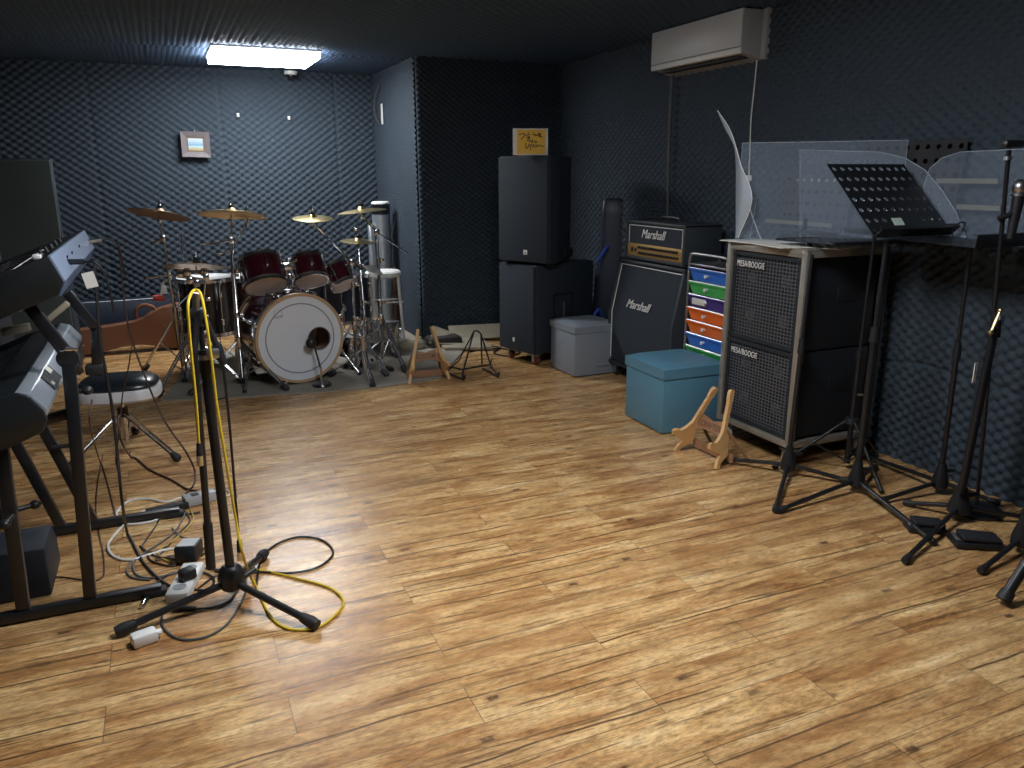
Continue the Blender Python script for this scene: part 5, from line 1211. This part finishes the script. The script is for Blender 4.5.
# ------------------------------------------------------------------ foreground microphone stand
def fg_stand():
    x, y = .080, 2.400; t = thing('microphone_stand', 'foreground black tripod microphone stand draped with a yellow cable', 'microphone stand', (x, y, 0))
    MB().lathe([(0, 0), (.022, 0), (.040, .015), (.042, .045), (.034, .075), (.022, .085), (0, .085)], Matrix.Translation((x, y, .055)), 8).build('hub', 'black_plastic', t)
    knob((x+.02, y-.01, .09), (x+.075, y+.02, .10), .010).build('locking_knob', 'black_plastic', t)
    for fx, fy in ((-.245, 2.352), (.290, 2.155), (.205, 2.680)):
        e = V((fx, fy, .020)); s_ = V((x, y, .085)); d = (e-s_).normalized()
        l = MB().cyl(s_+d*.03, e-d*.03, .0115, n=14).build('leg', 'black_metal', t)
        MB().tube([e-d*.045, e-d*.01, e+d*.014], [.015, .019, .016], 14).build('rubber_foot', 'rubber', l)
    T = AY(199, 318, 2.42)
    MB().cyl((x, y, .13), V((x, y, .13)).lerp(T, .82), .0145, n=18).build('lower_tube', 'black_metal', t)
    MB().cyl(V((x, y, .13)).lerp(T, .82), T, .009, n=14).build('upper_tube', 'black_metal', t)
    c = V((x, y, .13)).lerp(T, .84); MB().cyl(c-V((0, 0, .035)), c+V((0, 0, .035)), .021, n=18).build('clutch', 'black_plastic', t)
    MB().cyl(c+V((0, 0, .006)), c+V((0, 0, .020)), .0225, n=18).build('chrome_ring', 'steel', t)
    b0 = AY(211, 568, 2.37); b1 = AY(194, 352, 2.36)
    bo = MB().cyl(b0, b1, .0105, n=14).build('folded_boom', 'black_metal', t); MB().cyl(b0, b0.lerp(b1, .22), .0145, n=14).build('rubber_grip', 'rubber', bo)
    MB().cyl(b1-V((0, 0, .0)), AY(196, 318, 2.38), .011, n=12).build('boom_end', 'black_plastic', t)
    MB().box(AY(198, 317, 2.40), (.05, .05, .05), bev=.010).build('boom_clamp', 'black_plastic', t)
    MB().tube([AY(196, 318, 2.40), AY(196, 300, 2.40), AY(197, 293, 2.40)], [.012, .010, .014], 12).build('boom_head', 'steel', t)
    # clip arm hanging at the right with a cable
    MB().cyl(c+V((.0, 0, -.005)), c+V((.055, -.0, -.020)), .012).build('clip_arm', 'black_plastic', t)
    MB().cyl(AY(205, 318, 2.38), AY(219, 352, 2.38), .009).build('clip_arm', 'black_plastic', t)
    MB().cyl(AY(216, 345, 2.38), AY(224, 364, 2.38), .016, .012, 14).build('microphone_clip', 'black_plastic', t)
    MB().box(AY(213, 353, 2.37), (.035, .03, .03), bev=.007).build('hinge', 'steel', t)
fg_stand()

def cable(label, pts, r, mm, name='cable', z=None, k=7, group=None, plugs=()):
    P = []
    for p in pts:
        if len(p) == 2: q = G(p[0], p[1], r+.001); P.append(q)
        else: P.append(AY(*p))
    C_ = cr(P, k)
    for q in C_: q.z = max(q.z, r+.0008)
    mid = C_[len(C_)//2]; t = None
    if plugs:
        t = thing(name, label, 'cable', tuple(P[0]), group); MB().tube(C_, r, 7).build('cord', mm, t)
        for idx, kind in plugs:
            a = C_[0] if idx == 0 else C_[-1]; b = C_[3] if idx == 0 else C_[-4]; d = (a-b).normalized()
            q0 = a; a2 = a+d*.038; a3 = a2+d*.030
            for v_ in (a2, a3): v_.z = max(v_.z, .011)
            MB().cyl(q0, a2, .0075, .0095, 12).build('plug_sleeve', 'rubber', t); MB().cyl(a2, a3, .0095, n=12).build('plug_tip', 'chrome' if kind == 'c' else 'black_plastic', t)
    else:
        o = MB().tube(C_, r, 7).build(name, mm); tag(o, label, 'cable', group)
cable('yellow cable looped over the foreground microphone stand', [(199, 443, 2.33), (196, 400, 2.33), (191, 350, 2.33), (188, 310, 2.33), (190, 296, 2.36), (195, 290, 2.40), (201, 295, 2.38), (206, 320, 2.35), (211, 355, 2.34), (217, 405, 2.34), (225, 455, 2.33), (236, 520, 2.33), (243, 555, 2.30), (252, 580), (262, 600), (272, 618), (290, 629), (318, 627), (338, 612), (343, 600), (330, 588), (300, 579), (265, 571), (250, 570)], .0042, 'cable_yellow', plugs=((0, 'c'),))
cable('black cable hanging from the clip of the foreground microphone stand', [(223, 364, 2.37), (226, 390, 2.37), (230, 430, 2.36), (234, 480, 2.36), (239, 540, 2.35)], .0040, 'cable_black', plugs=((-1, 'c'),))
cable('black cable loop on the floor right of the foreground stand', [(215, 571), (240, 574), (262, 572), (290, 573), (318, 567), (333, 553), (322, 540), (298, 537), (275, 545), (262, 558), (258, 572), (256, 590)], .0040, 'cable_black')
cable('dark grey cable loop on the floor in front of the foreground stand', [(245, 575), (246, 590), (240, 605), (226, 625), (205, 637), (180, 639), (164, 628), (163, 612), (175, 606)], .0038, 'cable_grey')
cable('short black cable with plug beneath the foreground stand', [(238, 588), (230, 600), (215, 607), (196, 609)], .0036, 'cable_black', plugs=((-1, 'k'),))
cable('long black cable hanging from the keyboards down to the power strip', [(94, 262, 3.05), (97, 300, 3.0), (101, 345, 2.95), (111, 400, 2.9), (117, 450, 2.85), (122, 500, 2.8), (128, 535), (142, 560), (158, 578), (175, 588), (186, 588)], .0050, 'cable_black')
cable('dark brown cable hanging behind the drum stool to the floor', [(119, 245, 3.9), (122, 280, 3.9), (128, 325, 3.85), (141, 366, 3.8), (163, 418, 3.7), (186, 452, 3.6), (195, 472), (194, 484), (184, 495)], .0042, 'cable_brown')
cable('brown cable sagging past the drum stool legs towards the white coupler', [(118, 415, 3.6), (121, 440, 3.5), (132, 458), (150, 470), (172, 480), (185, 488), (200, 492)], .0046, 'cable_brown')
cable('thin dark cable hanging in front of the drum stool', [(132, 345, 3.7), (128, 370, 3.7), (123, 392, 3.7), (121, 412, 3.7), (118, 440, 3.65), (116, 462), (121, 478)], .0030, 'cable_brown')
cable('thin red-brown cable drooping from the upper keyboard to the floor', [(92, 400, 2.9), (90, 425, 2.85), (100, 462), (113, 505), (116, 524)], .0030, 'cable_brown')
cable('thin brown cable crossing under the keyboard stand', [(103, 455), (98, 480), (96, 515), (104, 560), (98, 580), (62, 577), (40, 578)], .0026, 'cable_brown')
cable('white cable looped wide on the floor by the stand foot', [(198, 494), (180, 498), (166, 502), (150, 499), (132, 500), (120, 508), (117, 516), (127, 524), (150, 522), (162, 517)], .0048, 'cable_white')
cable('thick white cable curving left around the tangle', [(176, 504), (158, 508), (140, 513), (127, 522), (112, 538), (108, 548), (115, 557), (130, 560), (148, 555), (165, 550), (180, 548)], .0050, 'cable_white')
cable('small white cable loop beside the grey coupler', [(212, 499), (222, 498), (230, 494), (226, 490), (214, 491)], .0036, 'cable_white')
tang = [[(162, 508), (158, 522), (148, 537), (142, 548), (152, 552), (168, 546)], [(186, 512), (176, 530), (160, 543), (146, 552), (134, 562), (136, 574), (150, 578), (172, 574), (195, 568), (222, 570)],
        [(182, 508), (190, 520), (178, 534), (168, 546), (156, 560), (170, 556)], [(200, 512), (186, 514), (178, 507), (190, 500), (206, 506), (210, 512)],
        [(172, 528), (182, 537), (197, 541), (195, 549), (184, 556)], [(140, 546), (155, 556), (178, 560), (172, 566), (152, 561), (146, 552)], [(198, 553), (206, 547), (208, 550), (201, 556)], [(130, 562), (127, 572), (134, 578), (150, 580)]]
tl = ['black cable in the tangle running down from the coupler', 'long black cable winding round the outside of the tangle', 'dark cable zigzagging through the middle of the tangle', 'black cable coil right below the grey coupler', 'thin cable ending at the black power adaptor top', 'flat black loop left of the power adaptor', 'short stub of cable right of the power adaptor', 'small cable bend at the left of the tangle']
for k, (p, l) in enumerate(zip(tang, tl)): cable(l, p, .0032+.0006*(k % 2), ('cable_black', 'cable_grey', 'cable_brown')[k % 3])
cable('yellow-ochre cable in the tangle behind the adaptor', [(190, 508), (193, 520), (182, 533), (168, 545), (158, 552), (165, 560), (180, 563), (195, 561)], .0032, 'cable_ochre')
cable('black mains lead looped round the white power strip', [(186, 588), (205, 590), (214, 582), (208, 574), (192, 572), (170, 574), (155, 585), (148, 597)], .0040, 'cable_black', plugs=((-1, 'c'),))
cable('black cable lying over the bottom bar towards the foreground stand', [(196, 590), (212, 578), (222, 575), (236, 579)], .0036, 'cable_black')
cable('black cable trailing along the front of the drum carpet', [(205, 402), (235, 396), (270, 391), (300, 390), (330, 389), (360, 386), (385, 381), (400, 377)], .0045, 'cable_black')
cable('second black cable in front of the bass drum', [(225, 394), (262, 387), (300, 388), (325, 390)], .0045, 'cable_black')
cable('black cable over the drum carpet behind the wooden guitar stand', [(398, 340), (420, 343), (440, 349), (470, 350), (500, 348)], .006, 'cable_black')
cable('tangled black cable at the wall behind the wire guitar stand', [(470, 352), (490, 346), (505, 349), (520, 352), (508, 356), (494, 353), (500, 348)], .006, 'cable_black')

# power strips, adaptors
def power_strip(label, a, b, w=.055, h=.035, n=3, mm='white_plastic'):
    a, b = V(a), V(b); c = (a+b)/2; d = (b-a); L = d.length; ang = math.atan2(d.y, d.x); m = rotz(ang, (c.x, c.y, 0))
    t = thing('power_strip', label, 'power strip', (c.x, c.y, 0)); MB().box((0, 0, h/2+.001), (L, w, h), m, bev=.006).build('body', mm, t)
    for k in range(n):
        x = -L/2+L*(k+.7)/(n+.4); MB().lathe([(.021, 0), (.021, .0015), (.017, .0015), (.017, .0004), (0, .0004)], m @ Matrix.Translation((x, 0, h+.001)), 20).build('socket', 'ac_grey', t)
power_strip('white power strip on the floor left of the foreground stand hub', G(177, 604), G(195, 571), .07)
p = G(186, 592); q = MB().box((0, 0, .055), (.05, .045, .035), rotz(.4, (p.x+.01, p.y+.02, 0)), bev=.008).cyl((p.x+.01, p.y+.02, .037), (p.x+.01, p.y+.02, .05), .014); single(q, 'mains_plug', 'black_plastic', 'black mains plug standing in the white power strip', 'plug', (p.x+.01, p.y+.02, .036))
p = G(190, 564); t = thing('power_adaptor', 'black power adaptor with pale label at the end of the power strip', 'adaptor', (p.x, p.y, 0)); m = rotz(1.25, (p.x-.0, p.y+.03, 0))
MB().box((0, 0, .038), (.095, .075, .058), m @ Matrix.Rotation(.10, 4, 'Y'), bev=.008).build('body', 'black_plastic', t); MB().box((0, 0, .0685), (.080, .060, .001), m @ Matrix.Rotation(.10, 4, 'Y')).build('pale_label', 'ac_white', t)
p = G(145, 643); t = thing('white_adaptor', 'small white plug adaptor lying beside the left foot of the stand', 'adaptor', (p.x, p.y, 0)); m = rotz(.28, (p.x, p.y, 0))
MB().box((0, 0, .019), (.070, .045, .036), m, bev=.007).build('body', 'white_plastic', t); MB().cyl(m @ V((.034, 0, .02)), m @ V((.048, 0, .02)), .010).build('pin_end', 'white_plastic', t)
p = G(200, 503); t = thing('cable_coupler', 'grey white socket coupler lying behind the foreground stand', 'extension socket', (p.x, p.y, 0)); m = rotz(.25, (p.x, p.y, 0))
MB().box((0, 0, .024), (.13, .06, .046), m, bev=.010).build('body', 'ac_grey', t); MB().box((-.02, -.01, .048), (.03, .03, .002), m).build('dark_switch', 'black_plastic', t)
p = G(168, 512); q = MB().box((0, 0, .016), (.16, .04, .03), rotz(.22, (p.x, p.y, 0)), bev=.005); single(q, 'cable_block', 'rubber', 'black connector block at the end of the rear stand bar', 'connector', (p.x, p.y, 0))
# plugs in the upper keyboard
def jack(label, px, py, Y, dirn, mm):
    a = V((UP(-.006, .03)[0], Y, UP(-.006, .045)[1])); d = V(dirn).normalized(); t = thing('jack_plug', label, 'plug', tuple(a), 'plugs in the upper keyboard')
    MB().cyl(a, a+d*.05, .009, .008, 12).build('sleeve', mm, t)
    pts = cr([a+d*.05, a+d*.085+V((0, 0, -.005)), a+d*.11+V((.0, 0, -.05)), a+d*.115+V((.005, 0, -.16))]); MB().tube(pts, .0035, 6).build('cord', 'cable_black', t)
jack('black angled plug with a tagged cord in the upper keyboard', 0, 0, 2.78, (1, -.35, -.0), 'black_plastic')
jack('silver plug at the far end of the upper keyboard back', 0, 0, 3.60, (1, .1, .12), 'steel')
a = AY(90, 280, 2.72); q = MB().box((0, 0, 0), (.034, .003, .048), Matrix.Translation(a) @ Matrix.Rotation(-.2, 4, 'Y')); t = single(q, 'white_tag', 'paper', 'white paper tag hanging on the upper keyboard cord', 'tag', tuple(a))
